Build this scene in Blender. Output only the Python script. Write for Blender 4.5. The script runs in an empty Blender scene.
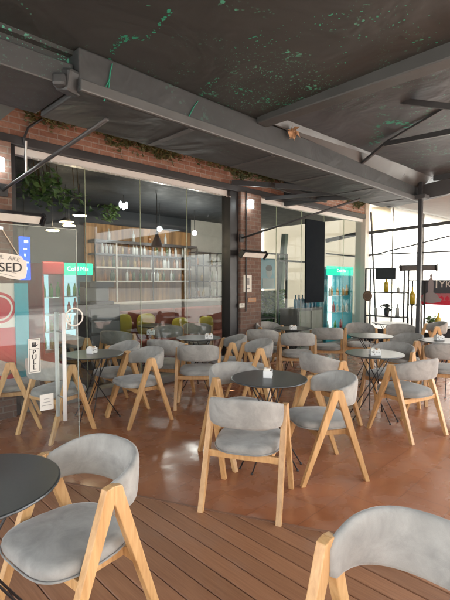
import bpy, bmesh, math, random
from mathutils import Vector, Matrix
random.seed(7)
R = math.radians
scene = bpy.context.scene
COL = scene.collection

# ------------------------------------------------------------------ camera
# world: X runs along the shop front (to the far right), Y towards the shop front, Z up; camera over the origin
CAM_H = 1.55; FPX = 430.0; PITCH = R(2.66); S2 = math.sqrt(.5)
FWD0 = Vector((S2, S2, 0)); RIGHT = Vector((S2, -S2, 0))
FWD = FWD0*math.cos(PITCH) - Vector((0, 0, 1))*math.sin(PITCH)
UP = FWD0*math.sin(PITCH) + Vector((0, 0, 1))*math.cos(PITCH)
C0 = Vector((0, 0, CAM_H))
def ray(px, py): return FWD + RIGHT*((px-225)/FPX) + UP*((300-py)/FPX)
def at_z(px, py, z):
    r = ray(px, py); return C0 + r*((z-CAM_H)/r.z)
def at_b(px, py, b):
    r = ray(px, py); return C0 + r*(b/r.y)
def at_a(px, py, a):
    r = ray(px, py); return C0 + r*(a/r.x)
def W(x, d, z=0.0): return Vector((S2*(d+x), S2*(d-x), z))

cam = bpy.data.cameras.new('camera'); co = bpy.data.objects.new('camera', cam); COL.objects.link(co)
cam.sensor_fit = 'VERTICAL'; cam.sensor_height = 36; cam.lens = 36*FPX/600; cam.clip_end = 500; cam.clip_start = .05
M = Matrix((RIGHT, UP, -FWD)).transposed().to_4x4(); M.translation = C0; co.matrix_world = M
scene.camera = co

# ------------------------------------------------------------------ materials
def nodes(name):
    m = bpy.data.materials.new(name); m.use_nodes = True
    nt = m.node_tree; nt.nodes.clear()
    out = nt.nodes.new('ShaderNodeOutputMaterial')
    return m, nt, out
def N(nt, t, **k):
    n = nt.nodes.new(t)
    for a, v in k.items():
        if a.startswith('i_'): n.inputs[a[2:].replace('_', ' ')].default_value = v
        else: setattr(n, a, v)
    return n
def rgba(c): return (c[0], c[1], c[2], 1)
def mixc(nt, fac, a, b, mode='MIX'):
    n = N(nt, 'ShaderNodeMix', data_type='RGBA', blend_type=mode)
    for i, v in ((0, fac), (6, a), (7, b)):
        if hasattr(v, 'links'): nt.links.new(v, n.inputs[i])
        else: n.inputs[i].default_value = v if i == 0 else rgba(v)
    return n.outputs[2]
def ramp(nt, src, stops):
    n = N(nt, 'ShaderNodeValToRGB'); nt.links.new(src, n.inputs[0])
    e = n.color_ramp.elements
    while len(e) < len(stops): e.new(.5)
    for k, (p, c) in enumerate(stops):
        e[k].position = p; e[k].color = rgba(c) if not isinstance(c, (int, float)) else (c, c, c, 1)
    return n.outputs[0]
def objcoord(nt, scale=(1, 1, 1), rot=(0, 0, 0)):
    tc = N(nt, 'ShaderNodeTexCoord'); mp = N(nt, 'ShaderNodeMapping')
    mp.inputs['Scale'].default_value = scale; mp.inputs['Rotation'].default_value = rot
    nt.links.new(tc.outputs['Object'], mp.inputs[0]); return mp.outputs[0]
def noise(nt, vec, scale, detail=3, rough=.55, dist=0):
    n = N(nt, 'ShaderNodeTexNoise'); nt.links.new(vec, n.inputs['Vector'])
    n.inputs['Scale'].default_value = scale; n.inputs['Detail'].default_value = detail
    n.inputs['Roughness'].default_value = rough; n.inputs['Distortion'].default_value = dist
    return n.outputs[0]
def bump(nt, h, strength, dist=.01):
    n = N(nt, 'ShaderNodeBump'); nt.links.new(h, n.inputs['Height'])
    n.inputs['Strength'].default_value = strength; n.inputs['Distance'].default_value = dist
    return n.outputs[0]
def principled(nt, out, base, rough=.5, metal=0, normal=None, **k):
    p = N(nt, 'ShaderNodeBsdfPrincipled')
    for key, v in (('Base Color', base), ('Roughness', rough), ('Metallic', metal), ('Normal', normal)):
        if v is None: continue
        if hasattr(v, 'links'): nt.links.new(v, p.inputs[key])
        else: p.inputs[key].default_value = rgba(v) if key == 'Base Color' else v
    for key, v in k.items():
        v2 = rgba(v) if isinstance(v, tuple) else v
        p.inputs[key.replace('_', ' ')].default_value = v2
    nt.links.new(p.outputs[0], out.inputs[0]); return p
def plain(name, c, rough=.5, metal=0, var=.18, scale=6, **k):
    m, nt, out = nodes(name)
    v = objcoord(nt); n = noise(nt, v, scale, 4)
    base = mixc(nt, n, tuple(x*(1-var) for x in c), tuple(min(1, x*(1+var)) for x in c))
    rr = ramp(nt, n, [(.3, max(.03, rough-.08)), (.7, min(1, rough+.08))])
    principled(nt, out, base, rr, metal, **k); return m
def emit(name, c, s):
    m, nt, out = nodes(name)
    e = N(nt, 'ShaderNodeEmission'); e.inputs[0].default_value = rgba(c); e.inputs[1].default_value = s
    nt.links.new(e.outputs[0], out.inputs[0]); return m

MAT = {}
def fabric():
    m, nt, out = nodes('grey_velvet')
    v = objcoord(nt); n1 = noise(nt, v, 8, 4, .6, .5); n2 = noise(nt, v, 420, 2)
    inf = N(nt, 'ShaderNodeObjectInfo')
    c = ramp(nt, n1, [(.28, (.25, .247, .232)), (.5, (.35, .343, .318)), (.72, (.44, .43, .40))])
    tone = ramp(nt, inf.outputs['Random'], [(0, (.8, .8, .8)), (1, (1.05, 1.05, 1.05))])
    c = mixc(nt, 1.0, c, tone, 'MULTIPLY')
    c = mixc(nt, .3, c, mixc(nt, n2, (.5, .5, .5), (1, 1, 1)), 'MULTIPLY')
    p = principled(nt, out, c, .9, 0, bump(nt, n2, .25, .002))
    p.inputs['Sheen Weight'].default_value = .35; p.inputs['Sheen Roughness'].default_value = .4
    p.inputs['Specular IOR Level'].default_value = .2
    return m
def wood():
    m, nt, out = nodes('pale_ash_wood')
    v = objcoord(nt, (14, 14, 1.6)); n = noise(nt, v, 3.2, 5, .6, .6); n2 = noise(nt, objcoord(nt, (60, 60, 3)), 3, 3)
    inf = N(nt, 'ShaderNodeObjectInfo')
    c = ramp(nt, n, [(.25, (.47, .26, .105)), (.5, (.60, .36, .16)), (.75, (.70, .46, .23))])
    c = mixc(nt, .35, c, mixc(nt, n2, (.55, .5, .45), (1, 1, 1)), 'MULTIPLY')
    tone = ramp(nt, inf.outputs['Random'], [(0, (.82, .80, .78)), (1, (1.1, 1.08, 1.05))])
    c = mixc(nt, 1.0, c, tone, 'MULTIPLY')
    principled(nt, out, c, .42, 0, bump(nt, n2, .08, .002)); return m
def floor_mat():
    m, nt, out = nodes('brown_glazed_tile')
    v = objcoord(nt)
    br = N(nt, 'ShaderNodeTexBrick'); nt.links.new(v, br.inputs['Vector'])
    br.offset = .5; br.inputs['Scale'].default_value = 1
    br.inputs['Brick Width'].default_value = .62; br.inputs['Row Height'].default_value = .31
    br.inputs['Mortar Size'].default_value = .0045; br.inputs['Mortar Smooth'].default_value = .4; br.inputs['Bias'].default_value = 0
    br.inputs['Color1'].default_value = (.345, .130, .057, 1); br.inputs['Color2'].default_value = (.375, .147, .068, 1)
    br.inputs['Mortar'].default_value = (.27, .105, .052, 1)
    n1 = noise(nt, v, 1.7, 6, .65, .8); n2 = noise(nt, v, 4, 3, .5, .2); n3 = noise(nt, v, 45, 3)
    c = mixc(nt, .75, br.outputs['Color'], ramp(nt, n1, [(.3, (.62, .58, .55)), (.7, (1.12, 1.15, 1.2))]), 'MULTIPLY')
    c = mixc(nt, ramp(nt, n2, [(.45, 0.), (.85, .22)]), c, (.42, .33, .28))
    c = mixc(nt, ramp(nt, n3, [(.72, 0.), (.8, .28)]), c, (.10, .05, .03))
    r = ramp(nt, n2, [(.3, .18), (.5, .26), (.75, .45)])
    h = mixc(nt, .5, br.outputs['Fac'], n1)
    inv = N(nt, 'ShaderNodeMath', operation='SUBTRACT'); inv.inputs[0].default_value = 1; nt.links.new(br.outputs['Fac'], inv.inputs[1])
    add = N(nt, 'ShaderNodeMath', operation='ADD'); nt.links.new(inv.outputs[0], add.inputs[0]); nt.links.new(n2, add.inputs[1])
    principled(nt, out, c, r, 0, bump(nt, add.outputs[0], .10, .005), Specular_IOR_Level=.85); return m
def deck_mat():
    m, nt, out = nodes('brown_composite_decking')
    tc = N(nt, 'ShaderNodeTexCoord')
    sx = N(nt, 'ShaderNodeSeparateXYZ'); nt.links.new(tc.outputs['Object'], sx.inputs[0])
    # one tone per board
    dv = N(nt, 'ShaderNodeMath', operation='DIVIDE'); nt.links.new(sx.outputs[0], dv.inputs[0]); dv.inputs[1].default_value = .117
    fl = N(nt, 'ShaderNodeMath', operation='FLOOR'); nt.links.new(dv.outputs[0], fl.inputs[0])
    wn = N(nt, 'ShaderNodeTexWhiteNoise', noise_dimensions='1D'); nt.links.new(fl.outputs[0], wn.inputs['W'])
    n1 = noise(nt, objcoord(nt, (30, 1.2, 1)), 3, 5, .6); n2 = noise(nt, objcoord(nt), 2.2, 5, .65, .7)
    c = ramp(nt, n1, [(.25, (.20, .088, .042)), (.75, (.31, .150, .078))])
    c = mixc(nt, 1., c, ramp(nt, wn.outputs[0], [(0, (.84, .83, .82)), (1, (1.14, 1.13, 1.12))]), 'MULTIPLY')
    c = mixc(nt, ramp(nt, n2, [(.52, 0.), (.8, .32)]), c, (.27, .20, .155))
    principled(nt, out, c, ramp(nt, n2, [(.3, .38), (.7, .6)]), 0, bump(nt, n1, .25, .003)); return m
def brick_mat(name, a, b, mortar):
    m, nt, out = nodes(name)
    tc = N(nt, 'ShaderNodeTexCoord'); s = N(nt, 'ShaderNodeSeparateXYZ'); nt.links.new(tc.outputs['Object'], s.inputs[0])
    ad = N(nt, 'ShaderNodeMath', operation='ADD'); nt.links.new(s.outputs[0], ad.inputs[0]); nt.links.new(s.outputs[1], ad.inputs[1])
    cb = N(nt, 'ShaderNodeCombineXYZ'); nt.links.new(ad.outputs[0], cb.inputs[0]); nt.links.new(s.outputs[2], cb.inputs[1])
    br = N(nt, 'ShaderNodeTexBrick'); nt.links.new(cb.outputs[0], br.inputs['Vector'])
    br.inputs['Scale'].default_value = 1; br.inputs['Brick Width'].default_value = .22; br.inputs['Row Height'].default_value = .07
    br.inputs['Mortar Size'].default_value = .007; br.inputs['Bias'].default_value = -.1
    br.inputs['Color1'].default_value = rgba(a); br.inputs['Color2'].default_value = rgba(b); br.inputs['Mortar'].default_value = rgba(mortar)
    n = noise(nt, tc.outputs['Object'], 5, 5, .7); n2 = noise(nt, tc.outputs['Object'], 40, 3)
    c = mixc(nt, .8, br.outputs['Color'], ramp(nt, n, [(.3, (.55, .55, .55)), (.7, (1.2, 1.15, 1.1))]), 'MULTIPLY')
    c = mixc(nt, .4, c, mixc(nt, n2, (.5, .5, .5), (1.1, 1.1, 1.1)), 'MULTIPLY')
    inv = N(nt, 'ShaderNodeMath', operation='SUBTRACT'); inv.inputs[0].default_value = 1; nt.links.new(br.outputs['Fac'], inv.inputs[1])
    principled(nt, out, c, .85, 0, bump(nt, inv.outputs[0], .6, .012)); return m
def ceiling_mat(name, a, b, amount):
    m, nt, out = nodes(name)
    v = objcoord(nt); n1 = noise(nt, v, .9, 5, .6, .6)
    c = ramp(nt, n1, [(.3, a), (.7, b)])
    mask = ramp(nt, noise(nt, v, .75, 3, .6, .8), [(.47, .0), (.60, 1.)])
    def specks(scale, lo, hi):
        vo = N(nt, 'ShaderNodeTexVoronoi'); nt.links.new(v, vo.inputs['Vector']); vo.inputs['Scale'].default_value = scale
        wn = N(nt, 'ShaderNodeSeparateColor'); nt.links.new(vo.outputs['Color'], wn.inputs[0])
        rad = N(nt, 'ShaderNodeMath', operation='MULTIPLY_ADD'); nt.links.new(wn.outputs[0], rad.inputs[0]); rad.inputs[1].default_value = hi; rad.inputs[2].default_value = lo
        lt = N(nt, 'ShaderNodeMath', operation='LESS_THAN'); nt.links.new(vo.outputs['Distance'], lt.inputs[0]); nt.links.new(rad.outputs[0], lt.inputs[1])
        return lt.outputs[0]
    s1 = specks(30, -.12, .42); s2 = specks(70, -.16, .52); s3 = specks(9, -.26, .36)
    mx = N(nt, 'ShaderNodeMath', operation='MAXIMUM'); nt.links.new(s1, mx.inputs[0]); nt.links.new(s2, mx.inputs[1])
    mu = N(nt, 'ShaderNodeMath', operation='MULTIPLY'); nt.links.new(mx.outputs[0], mu.inputs[0]); nt.links.new(mask, mu.inputs[1])
    mask2 = ramp(nt, noise(nt, v, 1.6, 4, .7, 1.5), [(.585, 0.), (.63, 1.)])
    mu2 = N(nt, 'ShaderNodeMath', operation='MULTIPLY'); nt.links.new(specks(38, .05, .55), mu2.inputs[0]); nt.links.new(mask2, mu2.inputs[1])
    mm = N(nt, 'ShaderNodeMath', operation='MAXIMUM'); nt.links.new(mu.outputs[0], mm.inputs[0]); nt.links.new(mu2.outputs[0], mm.inputs[1])
    am = N(nt, 'ShaderNodeMath', operation='MULTIPLY'); nt.links.new(mm.outputs[0], am.inputs[0]); am.inputs[1].default_value = amount
    tone = mixc(nt, noise(nt, v, 11, 2), (.03, .32, .20), (.12, .42, .33))
    c = mixc(nt, am.outputs[0], c, tone)
    principled(nt, out, c, .55, 0, bump(nt, noise(nt, v, 1.6, 3, .5, 1.0), .35, .10)); return m
def glass_mat(name, tint, refl):
    m, nt, out = nodes(name)
    t = N(nt, 'ShaderNodeBsdfTransparent'); t.inputs[0].default_value = rgba(tint)
    g = N(nt, 'ShaderNodeBsdfGlossy'); g.inputs['Roughness'].default_value = .012
    f = N(nt, 'ShaderNodeFresnel'); ge = N(nt, 'ShaderNodeNewGeometry')
    # same reflectance from both sides of the pane
    ior = N(nt, 'ShaderNodeMath', operation='MULTIPLY_ADD'); nt.links.new(ge.outputs['Backfacing'], ior.inputs[0])
    ior.inputs[1].default_value = 1/1.5-1.5; ior.inputs[2].default_value = 1.5; nt.links.new(ior.outputs[0], f.inputs['IOR'])
    k = N(nt, 'ShaderNodeMath', operation='MULTIPLY'); nt.links.new(f.outputs[0], k.inputs[0]); k.inputs[1].default_value = refl
    k.use_clamp = True
    mx = N(nt, 'ShaderNodeMixShader'); nt.links.new(k.outputs[0], mx.inputs[0]); nt.links.new(t.outputs[0], mx.inputs[1]); nt.links.new(g.outputs[0], mx.inputs[2])
    nt.links.new(mx.outputs[0], out.inputs[0]); return m
def sheet_mat(name, c, trans):
    m, nt, out = nodes(name)
    v = objcoord(nt); n = noise(nt, v, 1.3, 4)
    col = mixc(nt, n, tuple(x*.9 for x in c), c)
    d = N(nt, 'ShaderNodeBsdfDiffuse'); t = N(nt, 'ShaderNodeBsdfTranslucent')
    nt.links.new(col, d.inputs[0]); nt.links.new(col, t.inputs[0])
    mx = N(nt, 'ShaderNodeMixShader'); mx.inputs[0].default_value = trans
    nt.links.new(d.outputs[0], mx.inputs[1]); nt.links.new(t.outputs[0], mx.inputs[2])
    nt.links.new(mx.outputs[0], out.inputs[0]); return m
def plank_mat():
    m, nt, out = nodes('rough_bar_planks')
    v = objcoord(nt, (7, 7, .5)); n = noise(nt, v, 2, 5, .6)
    tc = N(nt, 'ShaderNodeTexCoord'); sx = N(nt, 'ShaderNodeSeparateXYZ'); nt.links.new(tc.outputs['Object'], sx.inputs[0])
    dv = N(nt, 'ShaderNodeMath', operation='DIVIDE'); nt.links.new(sx.outputs[0], dv.inputs[0]); dv.inputs[1].default_value = .19
    fl = N(nt, 'ShaderNodeMath', operation='FLOOR'); nt.links.new(dv.outputs[0], fl.inputs[0])
    wn = N(nt, 'ShaderNodeTexWhiteNoise', noise_dimensions='1D'); nt.links.new(fl.outputs[0], wn.inputs['W'])
    c = ramp(nt, n, [(.3, (.17, .085, .03)), (.7, (.42, .24, .095))])
    c = mixc(nt, 1., c, ramp(nt, wn.outputs[0], [(0, (.6, .58, .55)), (1, (1.2, 1.15, 1.1))]), 'MULTIPLY')
    principled(nt, out, c, .7); return m
def foliage_mat(name, a, b):
    m, nt, out = nodes(name)
    g = N(nt, 'ShaderNodeNewGeometry')
    c = mixc(nt, g.outputs['Random Per Island'], a, b)
    principled(nt, out, c, .55); return m

MAT['fabric'] = fabric(); MAT['wood'] = wood(); MAT['floor'] = floor_mat(); MAT['deck'] = deck_mat()
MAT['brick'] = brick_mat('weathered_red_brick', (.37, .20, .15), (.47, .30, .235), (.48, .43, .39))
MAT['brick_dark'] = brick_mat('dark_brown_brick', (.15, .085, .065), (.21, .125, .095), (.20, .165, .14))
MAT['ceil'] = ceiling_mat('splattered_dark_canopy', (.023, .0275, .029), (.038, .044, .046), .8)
MAT['ceil_lit'] = ceiling_mat('lit_grey_canopy', (.042, .052, .062), (.066, .080, .094), .45)  # second bay tone is paler: light from the far end put into the colour
MAT['gutter'] = ceiling_mat('charcoal_painted_steel', (.026, .031, .035), (.044, .050, .055), .12)
MAT['black'] = plain('black_powder_coat', (.018, .018, .02), .45)
MAT['steel'] = plain('dark_grey_steel', (.05, .052, .056), .5)
def top_mat():
    m, nt, out = nodes('charcoal_table_laminate')
    n = noise(nt, objcoord(nt), 90, 3)
    principled(nt, out, mixc(nt, n, (.028, .031, .032), (.040, .043, .044)), .33, 0, bump(nt, n, .05, .001)); return m
MAT['top'] = top_mat()
MAT['white'] = plain('white_paint', (.74, .74, .72), .45, 0, .05)
MAT['cream'] = plain('off_white_paint', (.58, .55, .49), .6, 0, .08)
MAT['alu'] = plain('brushed_aluminium', (.72, .72, .72), .28, .9, .05)
MAT['glass'] = glass_mat('shop_glass', (.93, .96, .955), .26)
MAT['glass_left'] = glass_mat('tinted_shop_glass', (.91, .94, .935), .55)
MAT['door_glass'] = glass_mat('door_glass', (.91, .945, .94), .9)
MAT['edge'] = plain('green_glass_edge', (.33, .38, .27), .3)
MAT['sheet'] = sheet_mat('white_vinyl_sheet', (.92, .92, .90), .75)
MAT['sheet_beige'] = sheet_mat('beige_vinyl_sheet', (.50, .465, .41), .5)
MAT['plank'] = plank_mat()
MAT['dark_wall'] = plain('navy_black_paint', (.022, .026, .032), .7)
MAT['in_floor'] = plain('dark_interior_tile', (.10, .075, .06), .35)
MAT['pale_wall'] = plain('pale_interior_plaster', (.50, .475, .43), .8)
MAT['teal'] = plain('teal_paint', (.04, .34, .42), .5)
MAT['red'] = plain('red_print', (.48, .035, .05), .45)
MAT['paper'] = plain('printed_paper', (.70, .68, .62), .7, 0, .05)
MAT['ink'] = plain('black_ink', (.03, .03, .03), .6)
MAT['greyink'] = plain('grey_ink', (.25, .24, .23), .6)
MAT['sofa'] = plain('rust_upholstery', (.27, .085, .06), .85)
MAT['yellow'] = plain('mustard_cushion_cloth', (.36, .30, .035), .85)
MAT['leaf'] = foliage_mat('green_leaves', (.03, .075, .02), (.11, .19, .05))
MAT['ivy'] = foliage_mat('dry_ivy_leaves', (.05, .075, .025), (.17, .17, .07))
MAT['paint'] = plain('green_paint_drip', (.03, .30, .20), .5)
MAT['rust'] = plain('torn_rusty_patch', (.42, .26, .15), .8)
MAT['blue_glow'] = emit('blue_backlit_panel', (.005, .06, .62), .55)
MAT['white_glow'] = emit('white_backlit_print', (.9, .95, 1), .35)
MAT['green_glow'] = emit('green_backlit_header', (.02, .36, .22), .4)
MAT['fridge_glow'] = emit('fridge_interior_light', (.60, .92, 1.0), .15)
MAT['fridge_bright'] = emit('bright_fridge_light', (.72, .95, .90), .30)
MAT['lamp_glow'] = emit('warm_lamp_light', (1, .72, .38), 5)
MAT['cool_glow'] = emit('cool_lamp_light', (.92, 1, .98), 4)
MAT['element'] = plain('pale_heater_reflector', (.80, .79, .75), .4, 0)
MAT['vase_green'] = plain('green_bottle_glass', (.045, .085, .03), .12)
MAT['amber'] = plain('amber_bottle_glass', (.22, .09, .02), .12)
MAT['oil'] = plain('yellow_bottle_glass', (.46, .34, .03), .15)
MAT['dim_oil'] = plain('dull_yellow_glass', (.25, .17, .05), .2)
MAT['clear'] = plain('clear_bottle_glass', (.45, .47, .45), .12)
MAT['pot'] = plain('dark_pot', (.04, .04, .045), .5)
MAT['paving'] = plain('pale_paving', (.38, .36, .33), .8, 0, .15, 2)
MAT['render'] = plain('cream_render', (.62, .56, .46), .85, 0, .08, 1)

# ------------------------------------------------------------------ mesh builder
ROOTM = {}
class MB:
    def __init__(s): s.bm = bmesh.new()
    def _xf(s, vs, mat):
        if mat is not None:
            for v in vs: v.co = mat @ v.co
    def box(s, c, size, rot=None, bev=0):
        r = bmesh.ops.create_cube(s.bm, size=1); vs = r['verts']
        for v in vs: v.co = Vector((v.co.x*size[0], v.co.y*size[1], v.co.z*size[2]))
        if bev:
            es = list({e for v in vs for e in v.link_edges})
            rb = bmesh.ops.bevel(s.bm, geom=es, offset=bev, segments=2, affect='EDGES', profile=.5)
            vs = list({v for f in rb['faces'] for v in f.verts} | {v for v in vs if v.is_valid})
        m = Matrix.Translation(Vector(c)) @ (rot.to_4x4() if rot is not None else Matrix())
        s._xf(vs, m); return s
    def bounds(s, x0, x1, y0, y1, z0, z1, bev=0):
        return s.box(((x0+x1)/2, (y0+y1)/2, (z0+z1)/2), (abs(x1-x0), abs(y1-y0), abs(z1-z0)), None, bev)
    def bar(s, p0, p1, w, h=None, up=Vector((0, 0, 1)), bev=0, w1=None):
        p0 = Vector(p0); p1 = Vector(p1); h = h or w; z = (p1-p0); L = z.length; z.normalize()
        x = z.cross(up)
        if x.length < 1e-4: x = z.cross(Vector((0, 1, 0)))
        x.normalize(); y = x.cross(z).normalized()
        rot = Matrix((x, -y, z)).transposed()
        if rot.determinant() < 0: rot = Matrix((x, y, z)).transposed()
        return s.box((p0+p1)/2, (w, h, L), rot, bev)
    def tube(s, pts, r, seg=8, r1=None):
        pts = [Vector(p) for p in pts]; n = len(pts); rings = []
        for i, p in enumerate(pts):
            d = (pts[min(i+1, n-1)]-pts[max(i-1, 0)]).normalized()
            a = d.cross(Vector((0, 0, 1)))
            if a.length < 1e-3: a = d.cross(Vector((1, 0, 0)))
            a.normalize(); b = d.cross(a)
            rr = r if r1 is None else r+(r1-r)*i/(n-1)
            rings.append([s.bm.verts.new(p+(a*math.cos(2*math.pi*k/seg)+b*math.sin(2*math.pi*k/seg))*rr) for k in range(seg)])
        s.loft(rings); return s
    def loft(s, rings, cap=True, closed=True):
        for A, B in zip(rings, rings[1:]):
            k = len(A)
            for i in range(k if closed else k-1):
                try: s.bm.faces.new((A[i], A[(i+1) % k], B[(i+1) % k], B[i]))
                except ValueError: pass
        if cap:
            try: s.bm.faces.new(list(reversed(rings[0])))
            except ValueError: pass
            try: s.bm.faces.new(rings[-1])
            except ValueError: pass
    def lathe(s, c, prof, seg=20, mat=None, cap=True):
        c = Vector(c); rings = []
        for r, z in prof:
            ring = [Vector((r*math.cos(2*math.pi*k/seg), r*math.sin(2*math.pi*k/seg), z)) for k in range(seg)]
            if mat is not None: ring = [mat @ v for v in ring]
            rings.append([s.bm.verts.new(c+v) for v in ring])
        s.loft(rings, cap=cap and prof[0] != prof[-1]); return s
    def poly(s, pts, thick=None, direction=None):
        vs = [s.bm.verts.new(Vector(p)) for p in pts]; f = s.bm.faces.new(vs)
        if thick:
            f.normal_update(); d = (direction or f.normal)*thick
            r = bmesh.ops.extrude_face_region(s.bm, geom=[f])
            for v in r['geom']:
                if isinstance(v, bmesh.types.BMVert): v.co += d
        return s
    def leaves(s, n, fn, size, flat=0):
        for _ in range(n):
            p = Vector(fn()); sz = size*random.uniform(.6, 1.3)
            q = Vector((random.gauss(0, 1), random.gauss(0, 1), random.gauss(0, 1))).normalized()
            a = q.cross(Vector((random.random(), random.random(), 1))).normalized(); b = q.cross(a)
            mid = q*sz*.15
            vs = [s.bm.verts.new(v) for v in (p-a*sz, p-b*sz*.45+mid, p+a*sz, p+b*sz*.45+mid)]
            s.bm.faces.new(vs)
        return s
    def build(s, name, mat, parent=None, smooth=False, origin=None):
        bmesh.ops.recalc_face_normals(s.bm, faces=s.bm.faces)
        me = bpy.data.meshes.new(name); o = bpy.data.objects.new(name, me)
        if parent is not None:
            inv = ROOTM[parent.name].inverted()
            for v in s.bm.verts: v.co = inv @ v.co
            ROOTM[o.name] = ROOTM[parent.name].copy(); o.parent = parent
        else:
            if origin is None:
                xs = [v.co for v in s.bm.verts]
                lo = [min(v[i] for v in xs) for i in range(3)]; hi = [max(v[i] for v in xs) for i in range(3)]
                origin = Vector(((lo[0]+hi[0])/2, (lo[1]+hi[1])/2, lo[2]))
            origin = Vector(origin)
            for v in s.bm.verts: v.co -= origin
            o.location = origin; ROOTM[o.name] = Matrix.Translation(origin)
        s.bm.to_mesh(me); s.bm.free(); me.materials.append(MAT[mat] if isinstance(mat, str) else mat)
        if smooth:
            for p in me.polygons: p.use_smooth = True
        COL.objects.link(o); return o
def tag(o, label=None, cat=None, group=None, kind=None):
    if label: o['label'] = label
    if cat: o['category'] = cat
    if group: o['group'] = group
    if kind: o['kind'] = kind
    return o
def thing(name, label, cat, loc=(0, 0, 0), rz=0, group=None, kind=None):
    o = bpy.data.objects.new(name, None); COL.objects.link(o); o.empty_display_size = .1
    o.location = loc; o.rotation_euler = (0, 0, rz)
    ROOTM[o.name] = Matrix.Translation(Vector(loc)) @ Matrix.Rotation(rz, 4, 'Z')
    return tag(o, label, cat, group, kind)
def copy_tree(o, loc, rz, label, group=None):
    def rec(src, par):
        c = src.copy(); COL.objects.link(c)
        if par is not None: c.parent = par
        for ch in list(src.children): rec(ch, c)
        return c
    c = rec(o, None); c.location = loc; c.rotation_euler = (0, 0, rz); c['label'] = label
    if group: c['group'] = group
    return c
def text(body, size, mat, parent, origin, xdir, ydir, ext=.002, align='CENTER', bold=0, name='lettering'):
    cu = bpy.data.curves.new('txt', 'FONT'); cu.body = body; cu.size = size; cu.align_x = align; cu.align_y = 'CENTER'
    cu.extrude = ext; cu.offset = bold
    t = bpy.data.objects.new('txt', cu); COL.objects.link(t)
    dg = bpy.context.evaluated_depsgraph_get(); me = bpy.data.meshes.new_from_object(t.evaluated_get(dg))
    bpy.data.objects.remove(t)
    x = Vector(xdir).normalized(); y = Vector(ydir).normalized(); z = x.cross(y)
    m = Matrix((x, y, z)).transposed().to_4x4(); m.translation = Vector(origin)
    mb = MB(); mb.bm.from_mesh(me); bpy.data.meshes.remove(me)
    for v in mb.bm.verts: v.co = m @ v.co
    return mb.build(name, mat, parent)

BW = 5.25       # glass line of the shop front
BF = 5.15       # face of plinth and brick
GZ = Vector((0, 0, 1)); AX = Vector((1, 0, 0)); BY = Vector((0, 1, 0))

# ------------------------------------------------------------------ setting: ground, tiled floor, deck
tag(MB().poly([(-60, -60, -.02), (80, -60, -.02), (80, 80, -.02), (-60, 80, -.02)]).build('ground', 'paving', origin=(0, 0, -.02)), 'pale paved ground round the terrace', 'ground', kind='structure')
tag(MB().bounds(-4, 10.35, -4, BF+.3, -.016, 0).build('floor', 'floor', origin=(0, 0, 0)), 'glossy red brown tiled terrace floor', 'floor', kind='structure')
def deck_edge(a):
    pts = [(-3, 9.), (0.2, 5.3), (1.1, 3.72), (1.667, 2.575), (1.95, 1.97), (2.193, 1.47), (2.56, .80), (3.1, -.1), (4, -1.6), (6, -4.0)]
    for (x0, y0), (x1, y1) in zip(pts, pts[1:]):
        if a <= x1: return y0+(y1-y0)*(a-x0)/(x1-x0)
    return -4
mb = MB(); k = -22
while k*.117 < 5.2:
    x0 = k*.117+.002; x1 = x0+.113
    y1a = min(deck_edge(x0), BF-.002); y1b = min(deck_edge(x1), BF-.002)
    if max(y1a, y1b) > -3.9:
        # board with a rounded upper edge
        e = .004; top = .012
        prof = [(x0, .004), (x0, top-e), (x0+e, top), (x1-e, top), (x1, top-e), (x1, .004)]
        ra = [mb.bm.verts.new((x, -4, z)) for x, z in prof]
        rb = [mb.bm.verts.new((x, max(-3.99, y1a+(y1b-y1a)*(x-x0)/(x1-x0)), z)) for x, z in prof]
        mb.loft([ra, rb])
    k += 1
tag(mb.build('deck', 'deck', origin=(0, 0, 0)), 'brown grooved decking boards in front of the tiles', 'deck', kind='structure')
tag(MB().poly([(-3, -4, .003)]+[(a, min(deck_edge(a), BF-.01), .003) for a in [-3, .2, 1.1, 1.667, 1.95, 2.193, 2.56, 3.1, 4, 5.9]][::-1]).build('deck_base', 'black', origin=(0, 0, .003)), 'dark base under the decking boards', 'deck base', kind='structure')
# thin metal strip where deck and tile meet
mb = MB(); pts = [Vector((a, deck_edge(a)+.012, .004)) for a in [.25, 1.1, 1.667, 1.95, 2.193, 2.56, 3.1, 4]]
for p, q in zip(pts, pts[1:]): mb.bar(p, q, .02, .022)
tag(mb.build('deck_edging', plain('worn_brown_edging', (.20, .10, .06), .5), origin=(1.7, 2.5, 0)), 'worn brown edging strip between decking and tiles', 'edging', kind='structure')

# ------------------------------------------------------------------ chairs
def leg_mesh(mb, sx, front):
    x = sx*.262; t = .037
    foot = Vector((x*1.0, .262 if front else -.262, 0)); apex = Vector((x*.985, -.012+(.004 if front else -.004), .708))
    d = (apex-foot).normalized(); side = Vector((0, 1, 0)) if front else Vector((0, -1, 0))
    # flat board: outline in the y-z plane, extruded across x
    w0 = .036; w1 = .066
    s = 1 if front else -1
    n = Vector((0, d.z, -d.y))*s     # perpendicular in plane, pointing outwards
    if n.y*s < 0: n = -n
    p = [foot-n*w0*.5, foot+n*w0*.5, apex+n*w1*.55+Vector((0, 0, -.006)), Vector((apex.x, -.012, .722)), Vector((apex.x, -.012, .722-.075))]
    p[0].z = 0; p[1].z = 0
    A = [mb.bm.verts.new((q.x-t/2, q.y, q.z)) for q in p]; B = [mb.bm.verts.new((q.x+t/2, q.y, q.z)) for q in p]
    mb.loft([A, B])
    bmesh.ops.bevel(mb.bm, geom=[e for e in mb.bm.edges], offset=.0045, segments=2, affect='EDGES', profile=.6)
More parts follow.
